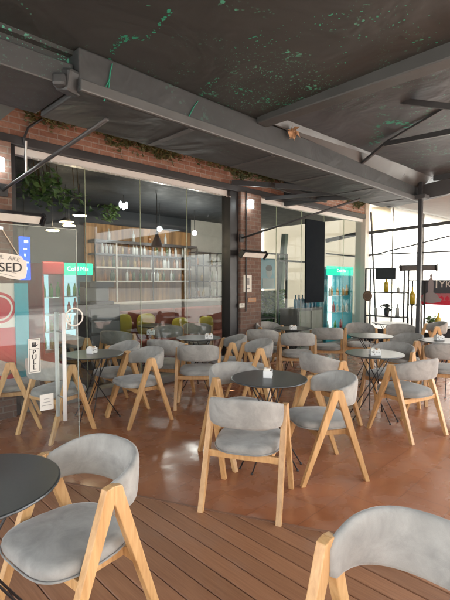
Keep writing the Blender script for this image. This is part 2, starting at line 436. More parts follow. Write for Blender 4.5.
def seat_mesh():
    mb = MB(); seg = 48; rings = []
    def outline(sc, z, dz=0):
        ring = []
        for k in range(seg):
            t = 2*math.pi*k/seg; c, s_ = math.cos(t), math.sin(t)
            ex = .55
            x = .232*math.copysign(abs(c)**ex, c); y = .235*math.copysign(abs(s_)**ex, s_)
            if y < 0: x *= 1-.22*(abs(y)/.235)**1.6
            y += .022
            ring.append((x*sc, .02+(y-.02)*sc, z+dz*(y)))
        return ring
    for sc, z in ((.0, .398), (.7, .398), (.93, .400), (.985, .410), (1.0, .426), (.99, .442), (.95, .455), (.86, .463), (.6, .468), (.0, .470)):
        rings.append([mb.bm.verts.new((x, y, zz+.05*max(0, y-.0)*.6)) for x, y, zz in outline(max(sc, .02), z)])
    mb.loft(rings); return mb
def back_mesh():
    mb = MB(); n = 34; rings = []; th = .040
    for i in range(n+1):
        t = -1+2*i/n; ang = t*R(97)
        x = .240*math.copysign(abs(math.sin(ang))**.85, ang); y = -.035-.205*math.copysign(abs(math.cos(ang))**.8, math.cos(ang))
        # tangent / outward normal
        e = .01; a2 = ang+e
        x2 = .240*math.copysign(abs(math.sin(a2))**.85, a2); y2 = -.035-.205*math.copysign(abs(math.cos(a2))**.8, math.cos(a2))
        tx, ty = x2-x, y2-y; L = math.hypot(tx, ty) or 1; nx, ny = ty/L, -tx/L
        u = abs(t)**2.2
        top = .788*(1-u)+.71*u; bot = .582*(1-u)+.585*u
        k = 1.0
        if abs(t) > .93: k = math.sqrt(max(.02, 1-((abs(t)-.93)/.07)**2*.93))
        mid = (top+bot)/2; hh = (top-bot)/2*(.55+.45*k); tt = th/2*k
        lean = .05
        ring = []
        for q in range(16):
            a = 2*math.pi*q/16; c, s_ = math.cos(a), math.sin(a)
            dz = hh*math.copysign(abs(s_)**.55, s_); dn = tt*math.copysign(abs(c)**.7, c)
            rec = lean*dz/.11*.25*math.cos(ang*.9)
            ring.append(mb.bm.verts.new((x+nx*dn, y+ny*dn-rec, mid+dz)))
        rings.append(ring)
    mb.loft(rings); return mb
def make_chair():
    t = thing('cafe_chair', 'x', 'chair')
    for sx in (-1, 1):
        for fr in (True, False):
            mb = MB(); leg_mesh(mb, sx, fr); mb.build('leg', 'wood', t)
    mb = MB()
    mb.bounds(-.25, .25, -.145, -.120, .345, .392, .004); mb.bounds(-.25, .25, .108, .133, .345, .392, .004)
    mb.bounds(-.19, -.165, -.119, .107, .35, .390, .003); mb.bounds(.165, .19, -.119, .107, .35, .390, .003)
    mb.build('seat_frame', 'wood', t)
    st_ = seat_mesh().build('seat', 'fabric', t, True)
    mb = MB(); pp = []
    for k in range(61):
        a_ = 2*math.pi*k/60; c, s_ = math.cos(a_), math.sin(a_)
        x = .235*math.copysign(abs(c)**.55, c); y = .238*math.copysign(abs(s_)**.55, s_)
        if y < 0: x *= 1-.22*(abs(y)/.238)**1.6
        y += .022; pp.append((x, y, .412+.03*max(0, y)))
    mb.tube(pp, .0042, 6); mb.build('piping', 'fabric', st_, True)
    back_mesh().build('backrest', 'fabric', t, True)
    return t
CH = [ # x, depth, facing x, facing depth, label
 (-.66, 1.83, -.62, -.78, 'large grey chair at front left by the dark round table on the decking'),
 (.505, 1.15, -.69, -.72, 'nearest grey chair, cut off by the bottom right corner of the photo'),
 (.165, 2.96, .30, .95, 'grey chair in the middle seen squarely from behind at the dark central table'),
 (.14, 3.78, .59, -.8, 'grey chair at the far left of the central table, partly behind its top'),
 (.79, 3.465, -.98, -.19, 'grey chair right of the central table, seen side on with A legs towards us'),
 (1.86, 4.34, -.5, .87, 'grey chair at the right on bare shiny tiles, back turned, before the crossed leg table'),
 (1.09, 4.62, .86, .5, 'grey chair between the central table and the crossed leg table, back towards the shop'),
 (1.97, 5.10, -.67, -.74, 'grey chair directly behind the pale topped crossed leg table, facing us'),
 (2.78, 5.38, .25, .97, 'grey chair cut off by the right photo edge, before the white lit table'),
 (2.52, 6.08, -.9, -.35, 'grey chair with hollow of its back visible, left of the black canopy post'),
 (2.98, 7.25, -.35, -.94, 'dark grey chair just left of the black canopy post near the end shelves'),
 (2.36, 7.45, -.15, -.98, 'dark grey chair with lit seat in front of the corner column'),
 (3.80, 7.9, -.95, .1, 'dark grey chair just right of the black canopy post under the banner'),
 (1.70, 7.15, .1, 1., 'dark grey chair with its back to us before the bright drinks fridge'),
 (1.10, 6.48, .1, 1., 'grey chair with its back to us before the small table under the dark panel'),
 (.62, 6.88, .3, .95, 'grey chair with its back to us close to the foot of the brick pillar'),
 (.84, 7.72, .58, -.81, 'farthest dark grey chair against the glass beside the ivy panel'),
 (.34, 5.47, -.9, -.3, 'grey chair facing left, second right of the small table by the black mullion'),
 (.03, 5.94, -.95, -.2, 'grey chair facing left, pushed up to the small table by the black mullion'),
 (-.33, 5.3, .0, 1., 'grey chair with its back to us, directly before the small table by the black mullion'),
 (-.76, 5.72, .3, .95, 'grey chair, back to us, by the glass plinth left of the small table'),
 (-.96, 4.75, -.77, -.63, 'grey chair side on at the wire legged table beside the glass door, facing left'),
 (-1.72, 4.33, .53, .85, 'grey chair behind the open glass door, just under its long white handles'),
 (-2.27, 4.56, .9, .4, 'grey chair behind the open glass door, cut off by the left edge of the photo'),
 (-1.32, 5.22, -.77, -.63, 'grey chair behind the wire legged table by the plinth, facing left'),
]
def face(fx, fd):
    wx, wy = S2*(fd+fx), S2*(fd-fx); return math.atan2(-wx, wy)
proto = None
for x, d, fx, fd, lab in CH:
    p = W(x, d)
    if p.y < deck_edge(p.x): p.z = .012
    if proto is None:
        proto = make_chair(); proto.location = p; proto.rotation_euler.z = face(fx, fd); proto['label'] = lab; proto['group'] = 'grey chairs on the terrace'
    else: copy_tree(proto, p, face(fx, fd), lab, 'grey chairs on the terrace')
IN = [(-1.66, 6.68, .2, 1, 'dark grey chair indoors behind the glass, left of the bar sofas'),
      (-2.2, 6.35, .6, .8, 'dark grey chair indoors behind the glass, half hidden by the green fridge'),
      (-1.0, 7.45, -.2, 1, 'dark grey chair indoors by the glass, before the yellow cushions'),
      (-.50, 7.85, .1, 1, 'dark grey chair indoors by the glass, left of the black mullion')]
for x, d, fx, fd, lab in IN: copy_tree(proto, W(x, d), face(fx, fd), lab, 'grey chairs inside the shop')

# ------------------------------------------------------------------ tables
def make_table():
    t = thing('bistro_table', 'x', 'table')
    MB().lathe((0, 0, 0), [(.02, .716), (.308, .716), (.318, .719), (.32, .723), (.318, .728), (.312, .730), (.02, .730)], 64).build('tabletop', 'top', t)
    MB().lathe((0, 0, 0), [(.02, .708), (.21, .708), (.21, .7155), (.02, .7155)], 32).build('mounting_plate', 'black', t)
    for k in range(3):
        a = R(120*k+20); foot = Vector((.265*math.cos(a), .265*math.sin(a), .006))
        mb = MB()
        for da in (170, 190):
            b = a+R(da); f2 = a+R((180-da)*1.5); foot = Vector((.27*math.cos(f2), .27*math.sin(f2), .006))
            mb.tube([(.185*math.cos(b), .185*math.sin(b), .708), foot], .0055, 8)
            mb.lathe((foot.x, foot.y, 0), [(.002, 0), (.010, 0), (.010, .012), (.002, .012)], 10)
        mb.build('leg', 'black', t, True)
    return t
TB = [(-.99, 1.66, 99, 'dark round table at front left on the decking, cut off by the photo edge'),
      (.37, 3.58, 35, 'dark round table in the middle of the terrace'),
      (1.68, 4.80, 0, 'round table on crossed black legs at right, its top pale with glare'),
      (2.98, 5.83, 50, 'round table cut off by the right edge, its top white with glare'),
      (-1.46, 4.77, 80, 'round table on thin wire legs seen past the open glass door'),
      (-.38, 6.12, 15, 'small round table near the glass left of the brick pillar'),
      (1.16, 7.30, 30, 'small round table before the dark panel and the ivy'),
      (3.15, 8.2, 70, 'farthest round table, pale topped, before the end shelves'),
      (2.16, 6.35, 20, 'round table half hidden among chairs behind the crossed leg table'),
      (-1.27, 7.8, 20, 'round table indoors behind the glass before the yellow cushions')]
tp = None
for x, d, r, lab in TB:
    p = W(x, d)
    if p.y < deck_edge(p.x): p.z = .012
    if tp is None:
        tp = make_table(); tp.location = p; tp.rotation_euler.z = R(r); tp['label'] = lab; tp['group'] = 'round cafe tables'
    else: copy_tree(tp, p, R(r), lab, 'round cafe tables')
# sachet holders
def make_caddy():
    t = thing('sachet_holder', 'x', 'sachet holder')
    mb = MB(); z0 = .0
    mb.bounds(-.055, .055, -.036, .036, 0, .004)
    for (a, b, c, d) in ((-.055, .055, -.036, -.033), (-.055, .055, .033, .036), (-.055, -.052, -.0328, .0328), (.052, .055, -.0328, .0328)): mb.bounds(a, b, c, d, .004, .058)
    mb.build('box', 'white', t)
    mb = MB(); rr = random.Random(3)
    for s_ in (-1, 1):
        for _ in range(9):
            x = rr.uniform(-.045, .045); z = rr.uniform(.012, .05); w = rr.uniform(.004, .008)
            mb.bounds(x-w, x+w, s_*.0365-.0003, s_*.0365+.0003, z-w*.8, z+w*.8)
    mb.build('printed_spots', 'greyink', t)
    for k, (m, x) in enumerate((('paper', -.036), ('paper', -.012), ('rust', .014), ('paper', .036))):
        MB().box((x, rr.uniform(-.01, .01), .040), (.022, .05, .066), Matrix.Rotation(R(rr.uniform(-14, 14)), 3, 'X') @ Matrix.Rotation(R(rr.uniform(-10, 10)), 3, 'Y')).build('sachet', m, t)
    return t
CD = [(268, 376.5, 'white spotted sachet holder on the dark central table', 35), (375, 355, 'white sachet holder on the pale crossed leg table', -45),
      (439, 340, 'white sachet holder on the white table at the right edge', -40), (92, 353, 'white sachet holder on the wire legged table by the glass door', 30),
      (209, 338.5, 'white sachet holder on the small table by the black mullion', -40), (293, 329.5, 'white sachet holder on the small table before the dark panel', -35),
      (151, 334.5, 'white sachet holder on the table indoors before the yellow cushions', -45)]
cp = None
for px, py, lab, r in CD:
    p = at_z(px, py, .7305)
    if cp is None:
        cp = make_caddy(); cp.location = p; cp.rotation_euler.z = R(r); cp['label'] = lab; cp['group'] = 'sachet holders on the tables'
    else: copy_tree(cp, p, R(r), lab, 'sachet holders on the tables')

# ------------------------------------------------------------------ shop front
PANES1 = [1.84, 2.69, 3.53, 4.40, 5.24]; PANES2 = [6.08, 6.66, 7.50, 8.36, 9.22, 10.06]
def shopfront(name, lab, edges, a0, a1):
    t = thing(name, lab, 'shop front', ((a0+a1)/2, BW, 0))
    MB().bounds(a0, a1, BW-.05, BW+.05, 2.985, 3.07, .006).build('header_rail', 'white', t)
    MB().bounds(a0, a1, BF, BW+.12, 0, .10, .008).build('plinth', plain('grey_stone_plinth', (.22, .21, .20), .6), t)
    for x0, x1 in zip(edges, edges[1:]):
        MB().bounds(x0+.004, x1-.004, BW-.005, BW+.005, .102, 2.984).build('glass_pane', 'glass_left' if a0 < 5 else 'glass', t)
    for x in edges[1:-1]:
        MB().bounds(x-.0035, x+.0035, BW-.0055, BW+.0055, .102, 2.984).build('glass_edge', 'edge', t)
    return t
shopfront('glass_shopfront', 'frameless glass shop front with white top rail left of the brick pillar', PANES1, 1.80, 5.26)
shopfront('glass_shopfront', 'frameless glass shop front with white top rail right of the brick pillar', PANES2, 6.08, 10.06)
# black mullion post
tag(MB().bounds(5.262, 5.47, BF-.01, BW+.09, 0, 3.068, .006).build('mullion_post', 'black'), 'black steel post beside the brick pillar', 'post')
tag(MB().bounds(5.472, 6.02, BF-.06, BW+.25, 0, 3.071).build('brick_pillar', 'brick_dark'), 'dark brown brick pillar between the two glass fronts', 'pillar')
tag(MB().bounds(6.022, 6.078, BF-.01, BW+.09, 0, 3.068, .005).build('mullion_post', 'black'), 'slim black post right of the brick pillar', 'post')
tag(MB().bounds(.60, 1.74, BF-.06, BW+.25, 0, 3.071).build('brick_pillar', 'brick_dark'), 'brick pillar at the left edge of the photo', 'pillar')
tag(MB().bounds(1.742, 1.797, BF-.02, BW+.09, 0, 3.068, .005).build('mullion_post', 'black'), 'slim black post beside the left brick pillar', 'post')
tag(MB().bounds(10.062, 10.26, BF-.02, BW+.15, 0, 3.5, .006).build('corner_column', 'cream'), 'off white column at the far corner of the shop', 'column')
tag(MB().bounds(.6, 10.06, BF-.03, BW+.10, 3.072, 3.17, .004).build('lintel_beam', 'steel'), 'dark steel lintel running above the glass fronts', 'beam')
tag(MB().bounds(.6, 10.26, BF+.01, BW+.25, 3.172, 4.2).build('brick_wall', 'brick'), 'weathered red brick wall above the shop front', 'wall')
# ivy along the brick
mb = MB()
def ivyp():
    a = random.uniform(1.9, 10.); c = math.sin(a*3.1)*.05+math.sin(a*7.7)*.04
    return (a, BF-.0-random.random()*.05, 3.47+c+random.gauss(0, .06))
mb.leaves(3600, ivyp, .034)
for a in range(2, 10): mb.tube([(a, BF-.01, 3.45+.03*math.sin(a*2)), (a+.5, BF-.02, 3.49+.03*math.sin(a*3)), (a+1, BF-.01, 3.45+.03*math.sin(a*2+2))], .008, 5)
tag(mb.build('ivy_strip', 'ivy'), 'dry ivy strip trailing along the brick above the shop front', 'ivy')
# conduits on brick
p = [at_b(25, 160, BF-.05), at_b(24, 138, BF-.05), at_b(28, 128, BF-.03), at_b(42, 119, BF-.02)]
tag(MB().tube(p, .014, 8).build('conduit_pipe', 'steel'), 'grey bent conduit pipe on the brick at the far left', 'pipe')
p = [at_b(26, 172, BF-.06), at_b(26, 141, BF-.06)]
tag(MB().tube(p, .012, 8).build('conduit_pipe', 'white'), 'white upright conduit beside the left brick pillar', 'pipe')
p = [Vector((2.2, BF-.03, 3.62)), Vector((4.8, BF-.03, 3.60)), Vector((10, BF-.03, 3.63))]
tag(MB().tube(p, .014, 8).build('conduit_pipe', 'white'), 'long white conduit running along the top of the brick wall', 'pipe')
tag(MB().tube([Vector((5.60, BF-.075, 1.0)), Vector((5.60, BF-.075, 3.09))], .014, 8).build('conduit_pipe', 'black'), 'dark conduit running up the brick pillar', 'pipe')

# string lights hanging under the header
mb = MB()
for i in range(44):
    a = 1.9+i*.078; mb.lathe((a, BF-.02, 2.965-.012*abs(math.sin(i*.7))), [(.002, -.012), (.008, -.006), (.008, .004), (.002, .01)], 6)
mb.tube([Vector((1.86+i*.1, BF-.02, 2.972-.012*abs(math.sin(i*.9)))) for i in range(35)], .003, 4)
tag(mb.build('string_lights', 'white'), 'thin string of unlit fairy lights below the left white rail', 'string lights')

# ------------------------------------------------------------------ canopy: gutter, ceilings, beams, post
GB0, GB1 = 2.57, 3.17; GZ0 = 2.72
# main gutter box
A0 = 1.29
gt = thing('gutter_beam', 'x', 'beam', (4, 2.87, GZ0))
MB().bounds(A0, 6.75, GB0, GB1, GZ0+.002, 2.995, .012).build('trough', 'gutter', gt)
MB().bounds(A0, 6.75, GB0-.028, GB0-.001, GZ0, GZ0+.075, .008).build('lip', plain('lit_gutter_lip', (.075, .083, .088), .45), gt)  # lip colour lighter than the trough, the light along the edge painted in
for k in range(5): MB().bounds(A0+.9+k*1.02, A0+.96+k*1.02, GB0+.02, GB1-.02, GZ0-.004, GZ0+.001, .0015).build('joint_strap', 'steel', gt)
tag(gt, 'large charcoal box gutter running parallel to the shop front', 'beam')
tag(MB().bounds(-3, A0-.012, GB0+.05, GB1+.04, GZ0+.03, 2.90, .010).build('gutter_beam', 'gutter'), 'shallower charcoal beam at upper left joining the box gutter', 'beam')
mb = MB(); mb.box((A0-.03, GB0+.07, GZ0+.07), (.12, .12, .14), Matrix.Rotation(.3, 3, 'Z') @ Matrix.Rotation(.25, 3, 'X'), .02); mb.box((A0-.10, GB0+.05, GZ0+.05), (.08, .08, .08), Matrix.Rotation(.8, 3, 'Z'), .02)
tag(mb.build('joint_wrap', 'gutter'), 'crumpled grey wrap where the two gutter beams meet', 'joint')
# soffit plate between the gutter and the shop wall on the left
t = thing('soffit_panel', 'grey green metal soffit panel with dark slots at the upper left', 'soffit', (.2, 3.9, 2.8))
sf = MB().bounds(-2.5, 1.18, GB1+.05, 4.55, 2.80, 2.83).build('panel', plain('grey_green_sheet_metal', (.10, .125, .12), .5), t)
for k in range(4):
    MB().bounds(.18+k*.22, .27+k*.22, 3.45, 4.2, 2.792, 2.797).build('slot', 'black', t)
# upper side of roof from gutter to the wall (dark)
tag(MB().poly([(-3, GB1-.08, 2.997), (6.75, GB1-.08, 2.997), (6.75, BF+.0, 3.78), (-3, BF+.0, 3.78)], .03, GZ).build('canopy_ceiling', 'ceil', origin=(0, 0, 3)), 'dark narrow canopy slope between gutter and brick wall', 'canopy', kind='structure')
# ceiling of the near bay and of the second bay
SL = .03
def cz(b): return 3.0+SL*(GB0-b)
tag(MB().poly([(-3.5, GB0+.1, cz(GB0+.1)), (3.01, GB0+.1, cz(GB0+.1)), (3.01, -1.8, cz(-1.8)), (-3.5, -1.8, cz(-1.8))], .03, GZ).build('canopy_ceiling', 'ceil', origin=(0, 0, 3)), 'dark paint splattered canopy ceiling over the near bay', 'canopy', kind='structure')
tag(MB().poly([(3.07, GB0+.1, cz(GB0+.1)+.07), (7.3, GB0+.1, cz(GB0+.1)+.07), (7.3, -1.8, cz(-1.8)+.07), (3.07, -1.8, cz(-1.8)+.07)], .03, GZ).build('canopy_ceiling', 'ceil_lit', origin=(0, 0, 3)), 'canopy ceiling over the second bay at upper right, painted paler for light from the end', 'canopy', kind='structure')
tag(MB().bounds(-3.5, A0+.05, GB0+.132, GB0+.17, 2.88, 3.10).build('fascia_board', 'ceil'), 'dark fascia closing the canopy above the upper left beam', 'fascia')
tag(MB().bounds(-3.5, 7.2, GB0+.08, GB0+.13, 2.97, 3.4).build('fascia_board', 'ceil'), 'dark closing board above the box gutter between the canopy slopes', 'fascia')
tag(MB().bounds(6.77, 6.84, GB1+.01, BF, 2.98, 3.95).build('light_block_board', 'gutter'), 'added charcoal board blocking sun above the gutter at the far end bay', 'fascia')  # added board, stops sun slipping through the gap between the canopy slopes
# cross beam: rounded fold between the bays
mb = MB(); rings = []
for b in (GB0-.012, 1.6, .4, -.8, -1.8):
    zc = cz(b); ring = []
    for dx, dz in ((-.075, 3.02), (-.075, 2.958), (-.070, 2.948), (.052, 2.944), (.066, 2.950), (.075, 2.962), (.075, 3.02)): ring.append(mb.bm.verts.new((3.04+dx, b, dz)))
    ring.append(mb.bm.verts.new((3.115, b, zc+.25))); ring.append(mb.bm.verts.new((2.965, b, zc+.25)))
    rings.append(ring)
mb.loft(rings); tag(mb.build('cross_beam', plain('grey_wrapped_beam', (.050, .056, .058), .45), smooth=False), 'rounded grey cross beam dividing the canopy ceiling', 'beam')
tag(MB().bounds(6.69, 6.735, -1.8, GB0-.21, 3.01, 3.5).build('light_block_board', 'gutter'), 'added charcoal board blocking light above the beam right of the canopy post', 'fascia')  # added board, blocks the daylight that brightened the ceiling end above the beam
# flashing strip on the gutter in the second bay
p0 = Vector((3.13, GB0-.005, 2.998)); 
tag(MB().poly([(3.13, GB0-.002, 3.0), (6.75, GB0-.002, 2.93), (6.75, GB0-.20, 3.10), (3.13, GB0-.05, 3.13)], .012, GZ).build('flashing_strip', plain('grey_flashing', (.055, .06, .062), .35)), 'thin grey metal flashing along the gutter in the second bay', 'flashing')
# trusses in the second bay
def truss(p, q, w, lab): tag(MB().bar(p, q, w, w).build('roof_strut', 'steel'), lab, 'strut', 'struts under the second canopy bay')
node = at_a(386, 144, 4.6)
truss(at_a(367, 97, 3.9), at_a(470, 109, 3.7), .045, 'upper dark strut under the right canopy, nearest the cross beam')
truss(node, at_a(470, 128, 3.9), .045, 'dark strut running right from the junction under the right canopy')
truss(node+Vector((0, 0, .01)), at_a(362, 163, 4.9), .03, 'short dark strut running down left from the junction under the right canopy')
truss(node+Vector((0, 0, .02)), at_a(462, 98, 4.1), .02, 'thin dark strut rising right from the junction under the right canopy')
# canopy post
pt = thing('canopy_post', 'black steel post holding up the far end of the gutter', 'post', (6.58, 2.49, 0))
MB().bounds(6.553, 6.610, 2.463, 2.520, .01, 2.99, .006).build('shaft', 'black', pt)
MB().bounds(6.47, 6.69, 2.38, 2.60, 0, .01).build('base_plate', 'black', pt)
MB().bounds(6.49, 6.68, 2.40, 2.565, 2.74, 2.80, .004).build('bracket', 'steel', pt)
# end beam at the post, and pale end canopy
tag(MB().bar((6.80, 3.1, 2.82), (6.80, -1.8, 3.30), .10, .22).build('end_beam', 'steel'), 'dark beam running right from the top of the canopy post', 'beam')
EA = 10.2
tag(MB().poly([(6.86, BF+.0, 3.50), (10.4, BF+.0, 3.50), (10.4, 2.0, 2.49), (6.86, 2.0, 2.76)], .02, GZ).build('canopy_ceiling', plain('pale_grey_canvas', (.36, .35, .33), .8), origin=(0, 0, 3)), 'pale grey canvas slope over the far end bay', 'canopy', kind='structure')
tag(MB().poly([(6.86, 1.998, 2.76), (10.4, 1.998, 2.49), (10.4, -1.8, 2.45), (6.86, -1.8, 2.70)], .02, GZ).build('canopy_ceiling', bpy.data.materials['pale_grey_canvas'], origin=(0, 0, 3)), 'added unseen pale grey canvas blocking sun over the outer far end bay', 'canopy', kind='structure')  # out of view, added to keep direct sun off the tiles
# paint drips
def drip(pts, lab):
    mb = MB()
    for p, q in zip(pts, pts[1:]): mb.bar(p, q, random.uniform(.010, .02), .003)
    tag(mb.build('paint_drip', 'paint'), lab, 'paint', 'green paint drips')
drip([at_b(x, y, GB0-.003) for x, y in ((112, 64), (110, 72), (109, 80), (105, 88), (104.5, 101))], 'long green paint drip at the left end of the box gutter')
drip([at_b(x, y, GB0-.003) for x, y in ((109, 82), (108, 90), (107, 100))], 'short green paint drip beside the long one on the box gutter')
drip([at_b(x, y, GB0-.003) for x, y in ((198, 101), (193, 108), (189, 116), (192, 126))], 'green paint drip on the box gutter further right')
def splatter(path, n, spread, size, z, lab):
    mb = MB(); rr = random.Random(len(path)*31+n); segs = list(zip(path, path[1:]))
    for _ in range(n):
        (x0, y0), (x1, y1) = rr.choice(segs); u = rr.random()
        c_ = at_z(x0+(x1-x0)*u+rr.gauss(0, spread), y0+(y1-y0)*u+rr.gauss(0, spread), z(0)); c_.z = z(c_.y)-.0012
        r_ = size*rr.choice((.4, .5, .6, .8, 1, 1.6)); k0 = rr.uniform(0, 6); st = rr.uniform(1, 2.2); m_ = 9
        f_ = [mb.bm.verts.new(c_+Vector((r_*rr.uniform(.6, 1.2)*st*math.cos(2*math.pi*k/m_)*math.cos(k0)-r_*math.sin(2*math.pi*k/m_)*math.sin(k0), r_*rr.uniform(.6, 1.2)*st*math.cos(2*math.pi*k/m_)*math.sin(k0)+r_*math.sin(2*math.pi*k/m_)*math.cos(k0), 0))) for k in range(m_)]
        mb.bm.faces.new(f_)
    tag(mb.build('paint_splatter', 'paint'), lab, 'paint', kind='stuff')
zc1 = lambda b: cz(b); zc2 = lambda b: cz(b)+.07
splatter([(172, -2), (162, 10), (146, 27), (127, 25), (114, 34), (111, 48)], 90, 1.8, .0055, zc1, 'green paint splatter trail on the ceiling above the left end of the gutter')
splatter([(218, 68), (208, 76), (196, 90)], 50, 2.2, .005, zc1, 'small pale green splatter on the ceiling above the middle of the gutter')
splatter([(226, 74), (250, 84), (270, 93), (304, 106)], 100, 2.8, .005, zc1, 'long green splatter trail on the ceiling near the cross beam')
splatter([(232, 40), (262, 32), (300, 20), (345, 8), (420, 3)], 110, 5, .0035, zc1, 'scattered green specks across the top of the near ceiling bay')
splatter([(330, 62), (345, 35), (400, 18), (440, 40)], 70, 7, .0035, zc1, 'scattered green specks above the cross beam at upper right')
splatter([(376, 120), (390, 117), (402, 117), (410, 121)], 45, 1.2, .012, zc2, 'bright green splatter streak on the second ceiling bay')
splatter([(370, 140), (382, 132), (374, 122)], 40, 3, .008, zc2, 'faint green splatter near the strut junction of the second bay')
mb = MB()
c = at_b(294, 134, GB0-.06)
mb.leaves(14, lambda: (c.x+random.gauss(0, .035), c.y-random.random()*.02, c.z+random.gauss(0, .03)), .05)
tag(mb.build('torn_patch', 'rust'), 'small torn tan patch hanging from the gutter edge by the cross beam', 'debris')
# stay rods
for p, q, lab in ((at_b(3, 190, BF-.08), at_z(107, 119, 2.70), 'dark stay rod from the left brick pillar up to the gutter'),
                  (at_b(242, 238, BF-.08), at_z(360, 199, 2.70), 'dark stay rod from the middle brick pillar up to the gutter')):
    t = thing('stay_rod', lab, 'rod', p, 0, 'stay rods under the gutter')
    MB().tube([p, q], .017, 10).build('rod', 'steel', t, True)
    MB().box(p+Vector((0, .01, 0)), (.10, .03, .14), None, .004).build('wall_plate', 'black', t)
# brackets by the pillar top
mb = MB()
mb.bar((5.3, 5.12, 3.2), (5.9, 3.2, 2.86), .06, .08); mb.bar((6.2, 5.12, 3.05), (5.9, 3.2, 2.86), .05, .06); mb.bar((5.4, 4.4, 3.06), (6.9, 4.3, 3.0), .05, .07); mb.bar((6.7, 5.1, 3.1), (6.5, 3.2, 2.85), .06, .06)
tag(mb.build('roof_bracket', 'steel'), 'dark steel bracket frame above the middle brick pillar', 'bracket')

# ------------------------------------------------------------------ lamps and heaters on the wall
def heater(name, lab, c, length, direction, tilt, front=-1, mat='element'):
    d = Vector(direction).normalized(); rz = math.atan2(d.y, d.x)
    t = thing(name, lab, 'heater', c, rz, 'infrared heaters')
    m = ROOTM[t.name]; r = Matrix.Rotation(R(tilt), 3, 'X')
    def bx(name, cc, size, mat, bev=.004):
        mb = MB(); mb.box(Vector(), size, None, bev)
        for v in mb.bm.verts: v.co = m @ (r @ (v.co+Vector(cc)))
        return mb.build(name, mat, t)
    bx('housing', (0, .025, 0), (length, .05, .12), 'black')
    bx('reflector', (0, -.004, 0), (length*.93, .008, .098), mat, .001)
    for s_ in (-1, 1): bx('end_cap', (s_*(length/2+.012), .01, 0), (.024, .085, .14), 'black')
    return t
heater('patio_heater', 'infrared heater bar with pale reflector at the left brick pillar', at_b(6, 217, 4.98), .78, (1, 0, 0), 42)
heater('patio_heater', 'infrared heater bar with pale reflector on the middle brick pillar', at_b(254, 255, 4.98), .60, (1, 0, 0), 42)
h = at_a(418, 268, 9.7)
heater('patio_heater', 'dark infrared heater bar hanging at the far end behind the post', h, .76, (0, -1, 0), 15, mat=plain('dark_reflector', (.14, .14, .14), .4))
for px, py, lab in ((251, 204, 'small lit white wall lamp at the top of the middle pillar'), (-1, 164, 'lit white wall lamp on the left brick pillar')):
    p = at_b(px, py, BF-.14)
    t = thing('wall_lamp', lab, 'lamp', p+Vector((0, .08, -.05)), 0, 'lit wall lamps')
    MB().box(p, (.10, .06, .14), None, .01).build('lamp_glass', 'cool_glow', t)
    MB().box(p+Vector((0, .05, 0)), (.06, .04, .08), None, .004).build('bracket', 'black', t)
# notices on the brick pillar
FB = BF-.06
def notice(px0, px1, py0, py1, mat, name, lab, deco=None):
    p0 = at_b(px0, py1, FB-.004); p1 = at_b(px1, py0, FB-.004)
    t = thing(name, lab, 'notice', ((p0.x+p1.x)/2, FB-.004, p0.z))
    MB().bounds(p0.x, p1.x, FB-.008, FB-.001, p0.z, p1.z).build('sheet', mat, t)
    if deco:
        mb = MB(); cx = (p0.x+p1.x)/2; h_ = p1.z-p0.z; w = p1.x-p0.x
        if deco == 'hand':
            mb.bounds(cx-.20*w, cx+.20*w, FB-.011, FB-.0085, p0.z+.42*h_, p0.z+.66*h_, .001)
            for k in range(4): mb.bounds(cx-.20*w+k*.105*w, cx-.12*w+k*.105*w, FB-.011, FB-.0085, p0.z+.665*h_, p0.z+(.80+.03*(k in (1, 2)))*h_)
            mb.bounds(cx-.28*w, cx+.28*w, FB-.011, FB-.0085, p0.z+.14*h_, p0.z+.24*h_)
        else:
            for k in range(3): mb.bounds(cx-.32*w, cx+(.32-.1*k)*w, FB-.011, FB-.0085, p0.z+(.25+.2*k)*h_, p0.z+(.33+.2*k)*h_)
        mb.build('print', 'greyink', t)
notice(243.5, 251.5, 275, 292, 'paper', 'paper_notice', 'white portrait notice with grey emblem on the middle brick pillar', 'hand')
notice(248, 256, 297.5, 302, plain('tan_card', (.45, .24, .12), .7), 'card_notice', 'small tan card on the middle brick pillar', 'lines')
notice(239.5, 244.5, 303, 307.5, 'paper', 'card_notice', 'small white card low on the middle brick pillar', 'lines')

# ------------------------------------------------------------------ open glass door leaf (nearest on the left)
P1 = W(-1.245, 3.62); dv = (RIGHT*(-.75)+FWD0*(-.66)).normalized(); DW = .98
dn = Vector((dv.y, -dv.x, 0))
if dn.dot(FWD0) > 0: dn = -dn     # towards the camera
rzd = math.atan2(-dv.y, -dv.x)
def dpt(u, z, off=0.0): return P1+dv*u+GZ*z+dn*off    # u metres from the free edge
def duz(px, py, off=0.0):
    r = ray(px, py); o = P1+dn*off; t_ = (o-C0).dot(dn)/r.dot(dn); q = C0+r*t_; return (q-P1).dot(dv), q.z
dt = thing('glass_door', 'open clear glass door leaf with long white handles at left', 'door', tuple(dpt(DW/2, 0)), rzd)
def dbox(name, u0, u1, z0, z1, o0, o1, mat, bev=0, parent=None):
    mb = MB(); rot = Matrix((dv, dn, GZ)).transposed()
    if rot.determinant() < 0: rot = Matrix((-dv, dn, GZ)).transposed()
    mb.box(dpt((u0+u1)/2, (z0+z1)/2, (o0+o1)/2), (abs(u1-u0), abs(o1-o0), abs(z1-z0)), rot, bev)
    return mb.build(name, mat, parent or dt)
DT = 1.97
dbox('glass_pane', .004, DW, .02, DT, -.005, .005, 'door_glass')
dbox('glass_edge', 0, .0038, .02, DT, -.005, .005, plain('pale_glass_edge', (.42, .46, .42), .3))
dbox('top_edge', 0, DW, DT, DT+.004, -.005, .005, plain('pale_glass_edge', (.42, .46, .42), .3))
dbox('floor_pivot', DW-.16, DW, .012, .10, -.014, .014, 'alu', .003)
uh, z1h = duz(63.5, 313, .08); _, z0h = duz(63.5, 421, .08)
